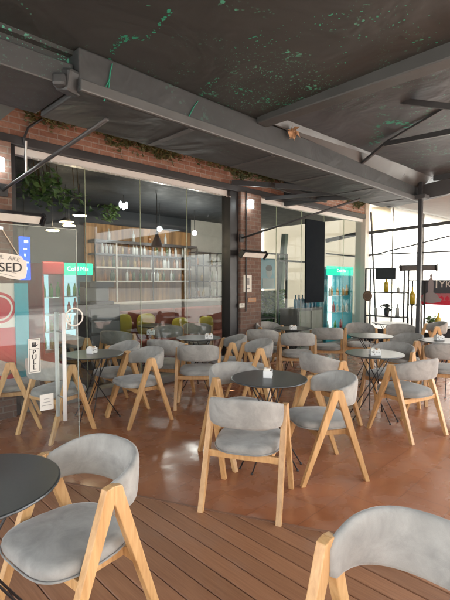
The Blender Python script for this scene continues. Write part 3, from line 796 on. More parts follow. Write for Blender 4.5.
for off, duu in ((.08, 0), (-.08, 0)):
    mb = MB(); mb.tube([dpt(uh, z0h, off), dpt(uh, z1h, off)], .016, 14)
    hb = mb.build('handle', 'white', dt, True)
    mb = MB()
    for z in (z0h+.18, z1h-.16): mb.tube([dpt(uh, z, .006*math.copysign(1, off)), dpt(uh, z, off)], .008, 8)
    mb.build('standoff', 'alu', hb)
# PULL sticker
u0, zt = duz(27.5, 339); u1, zb = duz(40.5, 372)
st = dbox('pull_sticker', u1, u0, zb, zt, .0055, .0062, 'paper')
um = (u0+u1)/2; hh = zt-zb
fr = MB()
for k, ch in enumerate('PULL'):
    text(ch, .052, 'ink', st, dpt(um, zb+hh*(.60-.145*k), .0072), -dv, GZ, .0004, bold=.0012)
rot = Matrix((dv, dn, GZ)).transposed()
if rot.determinant() < 0: rot = Matrix((-dv, dn, GZ)).transposed()
mb = MB(); ww = abs(u0-u1)
mb.box(dpt(um, zb+hh*.70, .0069), (ww*.8, .0006, .003), rot); mb.box(dpt(um, zb+hh*.035, .0069), (ww*.8, .0006, .003), rot)
for s_ in (-1, 1): mb.box(dpt(um+s_*ww*.4, zb+hh*.5, .0069), (.003, .0006, hh*.93), rot)
mb.box(dpt(um, zb+hh*.965, .0069), (ww*.8, .0006, .003), rot); mb.build('border', 'ink', st)
mb = MB()  # hand symbol with an arrow
mb.box(dpt(um+.002, zb+hh*.79, .0069), (.030, .0008, .022), rot); 
for k in range(3): mb.box(dpt(um+.012-k*.011, zb+hh*.84, .0069), (.007, .0008, .028), rot)
mb.box(dpt(um-.022, zb+hh*.80, .0069), (.018, .0008, .007), rot @ Matrix.Rotation(.6, 3, 'Y')); mb.build('hand_symbol', 'ink', st)
# round etched emblem near the free edge, little paper notice
ue, ze = duz(74, 317)
ring = MB()
nseg = 36; rr_ = []
for r0 in (.078, .066):
    rr_.append([dpt(ue+r0*math.cos(2*math.pi*k/nseg), ze+r0*math.sin(2*math.pi*k/nseg), .0062) for k in range(nseg)])
A = [ring.bm.verts.new(p) for p in rr_[0]]; B = [ring.bm.verts.new(p) for p in rr_[1]]
ring.loft([A, B], cap=False)
ue = max(ue, .085)
em = ring.build('round_emblem', 'paper', dt)
mb = MB()
for k in range(3): mb.box(dpt(ue-.022+.02*k, ze+.004*(k % 2), .0064), (.014, .0006, .05-.012*(k % 2)), rot @ Matrix.Rotation(.3*(k-1), 3, 'Y'))
mb.box(dpt(ue, ze-.03, .0064), (.06, .0006, .012), rot); mb.build('emblem_mark', 'paper', em)
ua, za = duz(39.5, 395); ub, zb2 = duz(53.5, 408.5)
nt_ = dbox('paper_note', ub, ua, zb2, za, .0055, .0060, 'paper')
mb = MB()
for k in range(3): mb.box(dpt((ua+ub)/2, zb2+(za-zb2)*(.3+.2*k), .0064), (abs(ua-ub)*(.7-.15*k), .0005, .004), rot)
mb.build('scribble', 'greyink', nt_)
# CLOSED sign hanging on the door
uc = duz(-4, 268, .02)[0]; zs1 = duz(0, 254, .02)[1]; zs0 = duz(0, 280, .02)[1]
sg = thing('closed_sign', 'white hanging plaque reading closed on the glass door', 'sign', tuple(dpt(uc, zs0, .02)), rzd)
sw = .215
mb = MB(); outl = []
for k in range(25):
    x = -1+2*k/24; outl.append((x*sw, zs1-.02+.032*math.cos(x*math.pi/2)-.025*(abs(x) > .9)))
low = [(sw, zs0+.055), (sw*.95, zs0+.012), (sw*.75, zs0), (sw*.4, zs0+.012), (sw*.2, zs0+.03), (-sw*.2, zs0+.03), (-sw*.4, zs0+.012), (-sw*.75, zs0), (-sw*.95, zs0+.012), (-sw, zs0+.055)]
mb.poly([dpt(uc-x, z, .012) for x, z in outl+low], .010, dn); pl = mb.build('plaque', 'paper', sg)
zc = (zs0+zs1)/2
text('CLOSED', .098, 'ink', pl, dpt(uc, zc-.004, .0245), -dv, GZ, .0006, bold=.0006)
msg = 'SORRY WE ARE'
for k, ch in enumerate(msg):
    x = -1+2*(k+.5)/len(msg); ang = -x*.34
    text(ch, .044, 'greyink', pl, dpt(uc-x*sw*.78, zc+.062+.024*math.cos(x*1.5)-.01, .0245), (-dv)*math.cos(ang)+GZ*math.sin(ang), GZ*math.cos(ang)+dv*math.sin(ang), .0005)
mb = MB()
pts = [dpt(uc-(-.5+k/10)*sw*1.3, zs0+.035+.016*math.cos((-.5+k/10)*5), .024) for k in range(11)]
for a_, b_ in zip(pts, pts[1:]): mb.bar(a_, b_, .002, .003)
for a_, b_ in zip(pts, pts[1:]): mb.bar(a_+GZ*.028, b_+GZ*.028, .002, .003)
mb.build('ribbon_outline', 'greyink', pl)
ut, zt2 = duz(1.5, 228, .02); ur, zr = duz(18.5, 255, .02)
mb = MB(); mb.tube([dpt(ut, zt2, .016), dpt(ur, zr, .016)], .0035, 6); mb.tube([dpt(ut, zt2, .016), dpt(uc+(uc-ur), zr, .016)], .0035, 6); mb.build('cord', plain('pale_cord', (.55, .47, .36), .8), sg)
MB().lathe(dpt(ut, zt2, .008), [(.002, -.015), (.015, -.01), (.015, .01), (.002, .015)], 12).build('suction_hook', 'alu', sg)

# ------------------------------------------------------------------ shop interior
IB = 8.6
tag(MB().bounds(-2, 10.2, BW+.13, IB+.2, -.012, .012).build('interior_floor', 'in_floor', origin=(0, 7, 0)), 'dark tiled floor inside the shop', 'floor', kind='structure')
tag(MB().bounds(-2, 10.2, BW+.26, IB+.2, 3.12, 3.2).build('interior_ceiling', 'dark_wall', origin=(0, 7, 3)), 'black ceiling inside the shop', 'ceiling', kind='structure')
tag(MB().bounds(-2, 7.35, IB, IB+.15, .013, 3.118).build('interior_wall', 'dark_wall', origin=(3, IB, 0)), 'dark navy wall behind the bar', 'wall', kind='structure')
tag(MB().bounds(7.352, 10.2, IB, IB+.15, .013, 3.118).build('interior_wall', 'pale_wall', origin=(8, IB, 0)), 'pale wall at the right rear of the shop', 'wall', kind='structure')
tag(MB().bounds(-2.15, -2.002, BW+.26, IB, .013, 3.118).build('interior_wall', 'dark_wall', origin=(-2, 7, 0)), 'dark side wall at the left of the shop', 'wall', kind='structure')
# back bar
bk = thing('back_bar', 'back bar of rough timber planks with pale bottle shelves', 'back bar', (5.8, 8.5, 0))
MB().bounds(4.36, 7.25, 8.50, 8.58, .9, 2.76).build('plank_panel', 'plank', bk)
for z, mat in ((2.34, 'black'), (2.08, 'steel'), (1.80, 'pale_wall'), (1.50, 'pale_wall')):
    MB().bounds(4.40, 7.22, 8.22, 8.498, z, z+(.035 if mat != 'black' else .06)).build('shelf', mat, bk)
for a in (4.40, 4.9, 5.85, 6.8, 7.2):
    MB().bounds(a, a+.028, 8.20, 8.219, .9, 2.34).build('upright', 'pale_wall' if a in (4.9, 6.8) else 'black', bk)
MB().bounds(4.2, 7.3, 8.05, 8.58, .013, .90).build('cupboard', 'dark_wall', bk)
rb = random.Random(11)
def bottle_mesh(h, r):
    mb = MB(); mb.lathe((0, 0, 0), [(r*.6, 0), (r, .006), (r, h*.55), (r*.85, h*.64), (r*.35, h*.74), (r*.32, h*.97), (r*.1, h)], 12); return mb
def bottle(p, h, r, mat, lab, group=None):
    mb = bottle_mesh(h, r)
    for v in mb.bm.verts: v.co += Vector(p)
    o = mb.build('bottle', mat, None, True, origin=Vector(p)); return tag(o, lab, 'bottle', group)
# shelf bottles share meshes
kinds = []
for k, (h_, r_, m_) in enumerate(((.25, .034, 'vase_green'), (.23, .035, 'amber'), (.26, .032, 'clear'), (.21, .036, 'dim_oil'))):
    kinds.append((bottle_mesh(h_, r_), m_))
BL = ['dark green bottle on the back bar shelves', 'amber bottle on the back bar shelves', 'clear bottle on the back bar shelves', 'yellow bottle on the back bar shelves']
srcs = []
for z, n in ((2.401, 5), (2.116, 26), (1.836, 28), (1.536, 26)):
    for k in range(n):
        a = 4.6+2.5*(k+rb.uniform(.1, .8))/n; q = rb.choice((0, 1, 1, 2, 2, 2, 3))
        p = Vector((a, 8.34, z))
        if rb.random() < .22: continue
        found = [s for s in srcs if s[0] == q]
        if not found:
            mb, m_ = kinds[q]; o = mb.build('bottle', m_, None, True, origin=Vector((0, 0, 0))); o.location = p; tag(o, BL[q], 'bottle', 'bottles on the back bar')
            srcs.append((q, o))
        else:
            o = found[0][1].copy(); COL.objects.link(o); o.location = p
# bar counter
bc = thing('bar_counter', 'long bar counter with pale worktop behind the sofas', 'counter', (5.6, 7.6, 0))
MB().bounds(4.3, 7.3, 7.35, 7.80, .013, 1.06).build('front', plain('grey_counter_front', (.30, .28, .26), .6), bc)
MB().bounds(4.25, 7.35, 7.28, 7.84, 1.061, 1.10, .006).build('worktop', 'pale_wall', bc)
rk = thing('shelf_rack', 'black metal rack with bottles left of the black mullion, built for a reflection', 'shelf', (7.3, 7.9, 0), 0, 'black metal shelf racks')  # added indoors in place of shelves reflected in the glass
for a in (6.95, 7.42, 7.9):
    for b_ in (7.95, 8.2): MB().bounds(a-.015, a+.015, b_-.015, b_+.015, .013, 2.25).build('upright', 'black', rk)
for z in (.7, 1.1, 1.5, 1.9, 2.22): MB().bounds(6.967, 7.883, 7.936, 8.214, z, z+.025).build('shelf', 'black', rk)
for k, (a, z) in enumerate(((7.05, 1.126), (7.15, 1.126), (7.3, 1.126), (7.55, 1.126), (7.7, 1.126), (7.05, 1.526), (7.25, 1.526), (7.6, 1.526), (7.75, 1.526), (7.1, 1.926), (7.6, 1.926))):
    o = srcs[k % len(srcs)][1].copy(); COL.objects.link(o); o.location = (a, 8.07, z); o['label'] = 'small bottle on the black rack left of the mullion'; o['group'] = 'bottles on the indoor rack'
# sofas with cushions
def sofa(a0, a1, lab):
    t = thing('sofa', lab, 'sofa', ((a0+a1)/2, 6.95, 0), 0, 'rust sofas along the bar')
    MB().bounds(a0, a1, 6.98, 7.16, .012, .97, .05).build('backrest', 'sofa', t, True)
    MB().bounds(a0, a1, 6.50, 6.975, .012, .44, .04).build('seat', 'sofa', t, True)
sofa(4.15, 5.55, 'rust red sofa indoors below the left half of the bar'); sofa(5.6, 7.0, 'rust red sofa indoors below the right half of the bar')
def cushion(px, py, lab):
    p = at_b(px, py, 6.89)
    mb = MB(); bmesh.ops.create_uvsphere(mb.bm, u_segments=18, v_segments=12, radius=1)
    for v in mb.bm.verts:
        s_ = lambda q: math.copysign(abs(q)**.6, q)
        v.co = p+Vector((s_(v.co.x)*.21, v.co.y*.07, s_(v.co.z)*.20))
    tag(mb.build('cushion', 'yellow', None, True), lab, 'cushion', 'mustard cushions on the sofas')
cushion(122, 325, 'mustard cushion at the left end of the sofas'); cushion(146, 324, 'mustard cushion second from the left on the sofas')
cushion(180, 327, 'mustard cushion right of the sofa middle'); cushion(206, 325, 'mustard cushion at the right end of the sofas')
# dark drawer unit
dr = thing('drawer_unit', 'dark grey cabinet indoors between fridge and sofas', 'cabinet', (3.7, 7.0, 0))
MB().bounds(3.50, 4.1, 6.75, 7.25, .013, 1.12, .006).build('body', 'steel', dr)
for k in range(4): MB().bounds(3.53, 4.07, 6.735, 6.749, .18+k*.23, .37+k*.23, .003).build('drawer', plain('grey_drawer', (.12, .125, .13), .4), dr)
mc = thing('coffee_machine', 'grey coffee machine on the dark cabinet', 'coffee machine', (3.8, 7.0, 1.121))
MB().bounds(3.56, 4.02, 6.82, 7.2, 1.121, 1.18, .005).build('tray', 'steel', mc); MB().bounds(3.56, 4.02, 7.0, 7.2, 1.181, 1.42, .005).build('body', bpy.data.materials['grey_drawer'], mc); MB().bounds(3.56, 4.02, 6.82, 7.2, 1.421, 1.52, .008).build('hood', 'steel', mc)

# fridges
def fridge(a0, a1, b0, b1, h, body, head, lab, script=None, rz=0, rows=4, seed=1, glow='fridge_glow', fill=.8):
    t = thing('drinks_fridge', lab, 'fridge', ((a0+a1)/2, b0, 0), 0, 'upright drinks fridges')
    w = .03; rr = random.Random(seed)
    MB().bounds(a0, a0+w, b0, b1, .05, h).build('side', body, t); MB().bounds(a1-w, a1, b0, b1, .05, h).build('side', body, t)
    MB().bounds(a0+w+.001, a1-w-.001, b1-.03, b1, .05, h).build('back', glow, t)
    MB().bounds(a0+w+.001, a1-w-.001, b0+.02, b1-.031, .05, .30).build('plinth', body, t)
    MB().bounds(a0+w+.001, a1-w-.001, b0+.02, b1-.031, h-.02, h).build('roof', body, t)
    hd = MB().bounds(a0-.002, a1+.002, b0-.04, b0+.018, h-.20, h+.02, .02).build('header', head, t)
    if script: text(script, .11, 'white_glow', hd, ((a0+a1)/2, b0-.045, h-.09), AX, GZ, .001)
    MB().bounds(a0+w+.001, a1-w-.001, b0+.005, b0+.015, .31, h-.21).build('glass_door', 'glass', t)
    for x0 in (a0+.001, a1-w-.0): MB().bounds(x0, x0+w-.001, b0-.02, b0-.001, .30, h-.205, .004).build('door_frame', body, t)
    cols = [plain('red_can', (.5, .03, .04), .3), plain('green_can', (.1, .4, .08), .3), plain('blue_can', (.04, .15, .5), .3), plain('pale_can', (.6, .6, .55), .3), plain('orange_can', (.6, .25, .03), .3)]
    n = max(3, int((a1-a0-.1)/.085))
    for q in range(rows):
        z = .36+q*(h-.65)/rows
        MB().bounds(a0+w+.002, a1-w-.002, b0+.06, b1-.06, z-.012, z).build('shelf', 'alu', t)
        mat = cols[rr.randrange(5)]
        for k in range(n):
            if rr.random() > fill: continue
            x = a0+.075+k*(a1-a0-.13)/(n-1)
            mb = MB(); hh_ = rr.choice((.2, .24, .26)); mb.lathe((x, b0+.12, z+.001), [(.01, 0), (.034, .004), (.034, hh_*.6), (.014, hh_*.85), (.014, hh_)], 10)
            mb.build('drink', mat if rr.random() < .75 else cols[rr.randrange(5)], t, True)
fridge(2.92, 3.30, 7.25, 7.85, 1.84, 'red', 'red', 'red framed drinks fridge indoors behind the glass door', seed=4)
fridge(3.34, 3.94, 7.45, 8.05, 1.84, 'steel', 'green_glow', 'drinks fridge with green lit header behind the glass door', 'Cold Mix', seed=8)
fridge(8.79, 10.0, 5.44, 6.02, 1.86, 'teal', 'green_glow', 'wide bright teal drinks fridge behind the right glass', 'Cold Mix', seed=21, rows=3, glow='fridge_bright', fill=.3)
# teal panel, red poster, blue lit sign at the left
def wallpanel(px0, px1, py0, py1, b, mat, name, lab, cat, th=.04):
    p0 = at_b(px0, py1, b); p1 = at_b(px1, py0, b)
    t = thing(name, lab, cat, ((p0.x+p1.x)/2, b, p0.z))
    MB().bounds(p0.x, p1.x, b, b+th, p0.z, p1.z, .003).build('panel', mat, t); return t, p0, p1
t, p0, p1 = wallpanel(17.3, 28, 283, 395, 4.98, 'teal', 'teal_panel', 'tall teal panel beside the red round emblem poster', 'panel')
t, p0, p1 = wallpanel(20.5, 30, 237, 280, 6.5, 'blue_glow', 'blue_sign', 'narrow blue lit sign hanging behind the glass door', 'sign')
for k in range(6):
    z = p0.z+(p1.z-p0.z)*(.08+.155*k); MB().bounds(p0.x+.05+.01*(k % 2), p1.x-.07+.02*(k % 3), 6.494, 6.498, z, z+.02+.02*(k % 2)).build('symbol', 'white_glow', t)
MB().tube([((p0.x+p1.x)/2, 6.52, p1.z), ((p0.x+p1.x)/2, 6.52, 3.119)], .01, 6).build('hanger', 'black', t)
t, p0, p1 = wallpanel(-24, 16.5, 283, 400, 5.0, 'paper', 'emblem_poster', 'white poster board with red round emblem at the foot of the left pillar', 'poster')
cx = (p0.x+p1.x)/2+.08; czz = at_b(0, 308, 5.0).z; cx = at_b(-1, 308, 5.0).x
mx90 = Matrix.Rotation(R(90), 3, 'X')
MB().lathe((cx, 4.997, czz), [(.02, -.001), (.17, -.001), (.17, .001), (.02, .001)], 40, mx90).build('emblem_disc', 'red', t)
MB().lathe((cx, 4.9945, czz), [(.12, -.001), (.14, -.001), (.14, .001), (.12, .001), (.12, -.001)], 40, mx90).build('emblem_ring', 'paper', t)
MB().bounds(p0.x+.02, p1.x-.02, 4.994, 4.9995, p0.z+.01, at_b(0, 328, 5.0).z).build('red_band', 'red', t)
# pendant lamps (lit)
for k, (px, py, b) in enumerate(((80, 216, 6.7), (66, 222.5, 6.9), (69, 226, 7.2), (52.5, 231, 7.0))):
    p = at_b(px, py, b); t = thing('pendant_lamp', ['warm lit pendant lamp nearest the first glass joint', 'upper one of the two close warm lit pendant lamps', 'lower one of the two close warm lit pendant lamps', 'leftmost warm lit pendant lamp behind the glass door'][k], 'lamp', p, 0, 'pendant lamps in the shop')
    MB().lathe(p, [(.02, .08), (.04, .07), (.115, .018), (.12, .012), (.112, .012), (.03, .066), (.02, .07)], 24).build('shade', 'black', t, True)
    MB().lathe(p, [(.01, .0), (.10, .0), (.10, .011), (.01, .011)], 24).build('diffuser', 'lamp_glow', t)
    MB().tube([p+GZ*.08, Vector((p.x, p.y, 3.119))], .006, 6).build('cable', 'black', t)
for k, (px, py, b) in enumerate(((159.5, 229, 7.2), (194.5, 233, 7.4))):
    p = at_b(px, py, b); t = thing('pendant_lamp', ['bright white pendant bulb in front of the bar planks', 'bright white pendant bulb right of the bar planks'][k], 'lamp', p, 0, 'pendant lamps in the shop')
    mb = MB(); bmesh.ops.create_uvsphere(mb.bm, u_segments=14, v_segments=10, radius=.055)
    for v in mb.bm.verts: v.co += p
    mb.build('bulb', 'cool_glow', t, True)
    MB().tube([p+GZ*.05, Vector((p.x, p.y, 3.119))], .008, 6).build('cable', 'steel', t)
p = at_b(157, 247, 6.5); t = thing('pendant_lamp', 'black cone pendant lamp in front of the bar shelves', 'lamp', p, 0, 'pendant lamps in the shop')
MB().lathe(p, [(.12, 0), (.115, .01), (.03, .22), (.02, .28), (.01, .28)], 20).build('shade', 'black', t, True); MB().tube([p+GZ*.28, Vector((p.x, p.y, 3.119))], .008, 6).build('cable', 'black', t)
for k, (px, py, b, e, c) in enumerate(((73, 222, 6.9, 5, (1, .8, .55)), (159.5, 233, 7.2, 5, (1, .95, .88)), (194.5, 237, 7.4, 4, (1, .95, .88)))):
    l = bpy.data.lights.new('pendant_light', 'POINT'); l.energy = e; l.color = c; l.shadow_soft_size = .12
    lo_ = bpy.data.objects.new('pendant_light', l); COL.objects.link(lo_); lo_.location = at_b(px, py, b)-GZ*.08
# wall emblem in white above the bar
p = at_b(123.5, 206.5, 7.0); t = thing('wall_emblem', 'small white three petal emblem hanging above the bar', 'emblem', p)
for s_ in (-1, 0, 1):
    mb = MB(); mb.lathe((0, 0, 0), [(.005, -.004), (.045, -.004), (.045, .004), (.005, .004)], 12, mx90)
    for v in mb.bm.verts: v.co = p+Vector((v.co.x*.8+s_*.06, v.co.y, v.co.z*1.5+abs(s_)*.03))
    mb.build('petal', 'white_glow', t)
MB().tube([p+GZ*.05, Vector((p.x, p.y, 3.119))], .004, 5).build('wire', 'black', t)
# plants inside
def hangplant(name, lab, px0, px1, py0, py1, b, n, size, depth=.35, sg_=.11):
    p0 = at_b(px0, py1, b); p1 = at_b(px1, py0, b); t = thing(name, lab, 'plant', ((p0.x+p1.x)/2, b, p0.z))
    clumps = [(random.uniform(p0.x, p1.x), b+random.uniform(-depth, depth), random.uniform(p0.z+.05, p1.z)) for _ in range(16)]
    def fn():
        c = random.choice(clumps); return (c[0]+random.gauss(0, sg_), c[1]+random.gauss(0, .1), min(3.1, c[2]+random.gauss(0, sg_*.7)))
    MB().leaves(n, fn, size).build('foliage', 'leaf', t)
    mb = MB()
    for c in clumps: mb.tube([Vector((c[0], c[1], 3.119)), Vector((c[0]+.03, c[1], c[2]))], .006, 5)
    mb.build('stems', plain('brown_stem', (.09, .06, .03), .8), t)
hangplant('hanging_plant', 'broad leafy green plant hanging behind the left glass', 29, 76, 181, 203, 5.9, 300, .055, .15)
hangplant('hanging_plant', 'small upright green plant above the bar planks', 106, 114, 201, 221, 8.2, 130, .055, .06, .06)

# second window: interior items, with reflections built as objects
t, p0, p1 = wallpanel(258, 275, 259, 289, 6.9, plain('teal_print', (.07, .20, .25), .5), 'reflected_poster', 'teal poster with a grey face, built for a reflection in the right glass', 'poster')  # poster mirrored in the pane, put in as a solid board indoors
cx = (p0.x+p1.x)/2+.1; czz = (p0.z+p1.z)/2
mb = MB(); mb.lathe((cx, 6.897, czz+.05), [(.01, -.001), (.12, -.001), (.12, .001), (.01, .001)], 24, Matrix.Diagonal((1, 1, 1.3)) @ mx90); mb.build('face', plain('grey_print', (.28, .27, .26), .6), t)
mb = MB(); mb.lathe((cx-.01, 6.8945, czz+.14), [(.01, -.001), (.13, -.001), (.13, .001), (.01, .001)], 24, Matrix.Diagonal((1, 1, .6)) @ mx90); mb.build('hair', 'ink', t)
MB().bounds(cx-.25, cx+.2, 6.895, 6.8985, p0.z+.02, czz-.12).build('shoulders', plain('grey_print', (.28, .27, .26), .6), t)
t, p0, p1 = wallpanel(257, 284, 290, 345, 6.9, plain('dark_green_board', (.02, .06, .03), .8), 'reflected_ivy', 'tall green ivy panel built for reflected ivy below the teal poster', 'plant panel', .03)  # ivy mirrored in the pane, put in as a solid panel indoors
lo, hi = p0, p1
MB().leaves(1100, lambda: (random.uniform(lo.x, hi.x), 6.88-random.random()*.05, random.uniform(lo.z, hi.z)), .05).build('foliage', 'leaf', t)
MB().leaves(120, lambda: (lo.x+(hi.x-lo.x)*random.choice((.12, .62, .9))+random.gauss(0, .02), 6.83, random.uniform(lo.z+.2, hi.z)), .03).build('pale_leaves', 'clear', t)
# dark tall panel and low cabinet
t, p0, p1 = wallpanel(305.5, 325, 222, 303, BW-.045, plain('blue_black_board', (.003, .006, .010), .9, Specular_IOR_Level=.15), 'dark_panel', 'tall blue black panel covering one pane of the right glass front', 'panel', .03)
t = thing('low_cabinet', 'grey cabinet with bottles on top below the dark panel', 'cabinet', (8.2, 5.7, 0))
MB().bounds(7.74, 8.74, 5.5, 5.98, .013, .92, .006).build('body', plain('grey_cabinet', (.10, .10, .10), .6), t)
for k in range(2): MB().bounds(7.78+k*.48, 8.22+k*.48, 5.485, 5.499, .12, .86, .004).build('door', plain('grey_cabinet_door', (.22, .22, .20), .5), t)
for k in range(7): bottle((7.83+.13*k, 5.62, .921), .30, .042, plain('blue_bottle', (.03, .16, .26), .15) if k == 0 else bpy.data.materials['blue_bottle'], 'blue bottle in the row on the grey cabinet', 'blue bottles on the grey cabinet')
# inside furniture: dark frames and pale curtain near the ivy
fr_ = thing('metal_frame', 'tall black metal frame indoors beside the ivy panel', 'frame', at_b(284, 345, 6.4))
pa = at_b(278, 255, 6.4); pb = at_b(286, 345, 6.4)
for a in (pa.x, pb.x): MB().bounds(a-.02, a+.02, 6.38, 6.42, .013, pa.z).build('upright', 'black', fr_)
MB().bounds(pa.x-.4, pb.x+.02, 6.38, 6.42, pa.z+.001, pa.z+.04).build('rail', 'black', fr_)
MB().bounds(pa.x, pb.x+.9, 6.425, 6.455, 2.0, 2.04).build('rail', 'black', fr_)

tk = thing('dining_table', 'dark indoor table with plates beside the ivy panel', 'table', (7.0, 6.2, 0))
MB().bounds(6.7, 7.35, 5.75, 6.25, .72, .75, .004).build('top', 'black', tk)
for a in (6.74, 7.31):
    for b in (5.8, 6.2): MB().bounds(a-.02, a+.02, b-.02, b+.02, .013, .719).build('leg', 'black', tk)

# ------------------------------------------------------------------ far end wall: white vinyl, frame, racks, banner
ew = thing('vinyl_end_wall', 'glowing white vinyl end wall on a dark tube frame', 'wall', (EA+.1, 2.5, 0))
MB().bounds(EA+.09, EA+.10, -.6, BF-.03, .05, 4.0).build('sheet', 'sheet', ew)
for k in range(7): MB().bounds(EA+.084, EA+.089, .2+k*.72, .2+k*.72+.035, .35, 4.0).build('seam', plain('grey_seam_tape', (.42, .42, .41), .6) if k == 0 else bpy.data.materials['grey_seam_tape'], ew)
g0 = at_a(371, 231, EA+.08); g1 = at_a(391, 205, EA+.08)
MB().bounds(EA+.076, EA+.0835, g1.y, g0.y, g0.z, g1.z).build('beige_panel', sheet_mat('warm_beige_sheet', (.88, .83, .72), .6), ew)
e1 = at_a(369, 233, EA+.06); e2 = at_a(470, 220, EA+.06); MB().bar(e1, e2, .05, .07).build('rail', 'steel', ew)
e1 = at_a(369, 256, EA+.06); e2 = at_a(470, 231, EA+.06); MB().bar(e1, e2, .03, .03).build('brace', 'steel', ew)
e1 = at_a(371, 212, EA+.05); e2 = at_a(376, 325, EA+.05); MB().bar(e1, e2, .035, .035).build('upright', 'steel', ew)
MB().bounds(EA+.05, EA+.089, -.6, BF-.03, 1.62+.55, 1.62+.58).build('rail', 'steel', ew)
MB().bounds(EA+.0, EA+.08, -.6, BF-.03, .012, .34, .004).build('kickboard', 'steel', ew)
iw = thing('vinyl_end_wall', 'beige vinyl end wall of the shop with dark tubes, beyond the right glass', 'wall', (EA+.1, 7, 0))
MB().bounds(EA+.09, EA+.10, BW+.17, IB-.01, .05, 3.9).build('sheet', 'sheet_beige', iw)
e1 = at_a(326, 241, EA+.05); e2 = at_a(361, 233, EA+.05); MB().bar(e1, e2, .06, .10).build('rail', 'steel', iw)
e1 = at_a(326, 253.5, EA+.05); e2 = at_a(359, 257, EA+.05); MB().bar(e1, e2, .04, .04).build('brace', 'steel', iw)
e1 = at_a(326, 220, EA+.04); e2 = at_a(358, 224, EA+.04)
e1 = at_a(277, 330, EA-.05); e2 = at_a(285, 234, EA-.05); MB().bar(e1, e2, .14, .14).build('leaning_post', plain('green_grey_post', (.10, .14, .12), .6), iw)

def rack(px0, px1, ytop, shelves, lab, b_names):
    a = EA-.28
    q0 = at_a(px0, ytop, a); q1 = at_a(px1, ytop, a); y0, y1 = q0.y, q1.y
    t = thing('shelf_rack', lab, 'shelf', (a+.12, (y0+y1)/2, 0), 0, 'black metal shelf racks')
    for yy in (y0, y1):
        for aa in (a, a+.24): MB().bounds(aa-.016, aa+.016, yy-.016, yy+.016, .0, q0.z).build('upright', 'black', t)
    zs = []
    for py in shelves:
        z = at_a((px0+px1)/2, py, a).z; zs.append(z)
        MB().bounds(a-.012, a+.252, min(y0, y1)+.0165, max(y0, y1)-.0165, z-.028, z).build('shelf', 'black', t)
    MB().bounds(a-.012, a+.252, min(y0, y1)-.012, max(y0, y1)+.012, q0.z+.001, q0.z+.02).build('top_shelf', 'black', t)
    return t, a, zs
t, ra, zs = rack(366, 404.5, 269, (292, 316), 'wide black metal shelf rack before the white end wall', None)
t2, ra2, zs2 = rack(408.5, 421, 281, (304.5,), 'narrow black metal shelf rack next to the canopy post', None)
def onrack(px, z, a=None): 
    p = at_a(px, 300, (a or ra)+.11); p.z = z+.001; return p
bottle(onrack(386, zs[0]), .34, .062, 'oil', 'yellow bottle on the upper shelf of the wide rack')
bottle(onrack(398, zs[0]), .16, .035, 'clear', 'tiny clear bottle on the upper shelf of the wide rack')
bottle(onrack(397.5, zs[1]), .30, .05, 'clear', 'clear bottle on the lower shelf of the wide rack')
bottle(onrack(376, zs[1]), .26, .04, 'clear', 'slim clear bottle at the left of the lower rack shelf')
bottle(onrack(412.3, zs2[0], ra2), .40, .06, 'oil', 'tall yellow bottle on the narrow rack')
p = onrack(386.8, zs[1]); t = thing('potted_plant', 'small dark plant in a black pot on the wide rack', 'plant', p)
MB().lathe(p, [(.04, 0), (.055, .01), (.075, .16), (.065, .16), (.02, .12)], 14).build('pot', 'pot', t, True)
MB().leaves(60, lambda: p+Vector((random.gauss(0, .06), random.gauss(0, .06), .2+random.gauss(0, .05))), .05).build('foliage', plain('dark_leaf', (.03, .04, .03), .6), t)
# hanging black board on rack, brown round plaque
q0 = at_a(375.5, 268.5, ra-.03); q1 = at_a(395.5, 279.5, ra-.03)
t = thing('black_board', 'blank black board hanging at the top of the wide rack', 'board', (q0.x, (q0.y+q1.y)/2, q1.z))
MB().bounds(q0.x-.01, q0.x+.01, q1.y, q0.y, q1.z, q0.z, .003).build('panel', 'dark_wall', t)
p = at_a(367.5, 296, ra-.04); t = thing('round_plaque', 'brown round plaque hanging at the corner column', 'plaque', p)
MB().lathe(p, [(.01, -.012), (.12, -.012), (.125, 0), (.12, .012), (.01, .012)], 28, Matrix.Rotation(R(90), 3, 'Y')).build('disc', plain('brown_wood_disc', (.14, .07, .045), .6), t)
MB().lathe(p+Vector((-.013, 0, 0)), [(.075, -.001), (.09, -.001), (.09, .001), (.075, .001), (.075, -.001)], 28, Matrix.Rotation(R(90), 3, 'Y')).build('ring', plain('tan_wood_ring', (.22, .12, .07), .6), t)
# banner
q0 = at_a(420, 280, EA-.02); q1 = at_a(470, 306, EA-.02)
bn = thing('banner', 'black and red banner with wine glass drawing beside the post', 'banner', (q0.x, (q0.y+q1.y)/2, q1.z))
zm = q1.z+(q0.z-q1.z)*.38
MB().bounds(EA-.03, EA-.01, q1.y, q0.y, zm+.0005, q0.z).build('black_field', plain('charcoal_print', (.05, .055, .065), .6), bn)
MB().bounds(EA-.03, EA-.01, q1.y, q0.y, q1.z, zm).build('red_field', plain('crimson_print', (.55, .02, .05), .6), bn)
pc = at_a(434.5, 290, EA-.034)
text('I', .27, 'paper', bn, at_a(436.5, 284.5, EA-.034), -BY, GZ, .001); text('Y', .20, 'paper', bn, at_a(442, 284.5, EA-.034), -BY, GZ, .001); text('K', .20, 'paper', bn, at_a(448.5, 284.5, EA-.034), -BY, GZ, .001)
mb = MB(); pb_ = at_a(430.5, 303, EA-.034)
mb.lathe(pb_, [(.05, 0), (.22, .04), (.24, .10), (.18, .12), (.16, .20), (.06, .24)], 20, Matrix.Diagonal((.02, 1, 1)))
mb.lathe(pb_+GZ*.235, [(.055, 0), (.06, .2), (.04, .30), (.02, .34), (.03, .40), (.01, .42)], 16, Matrix.Diagonal((.02, 1, 1))); mb.build('figure_print', plain('grey_print_light', (.28, .25, .26), .6), bn)
mb = MB()
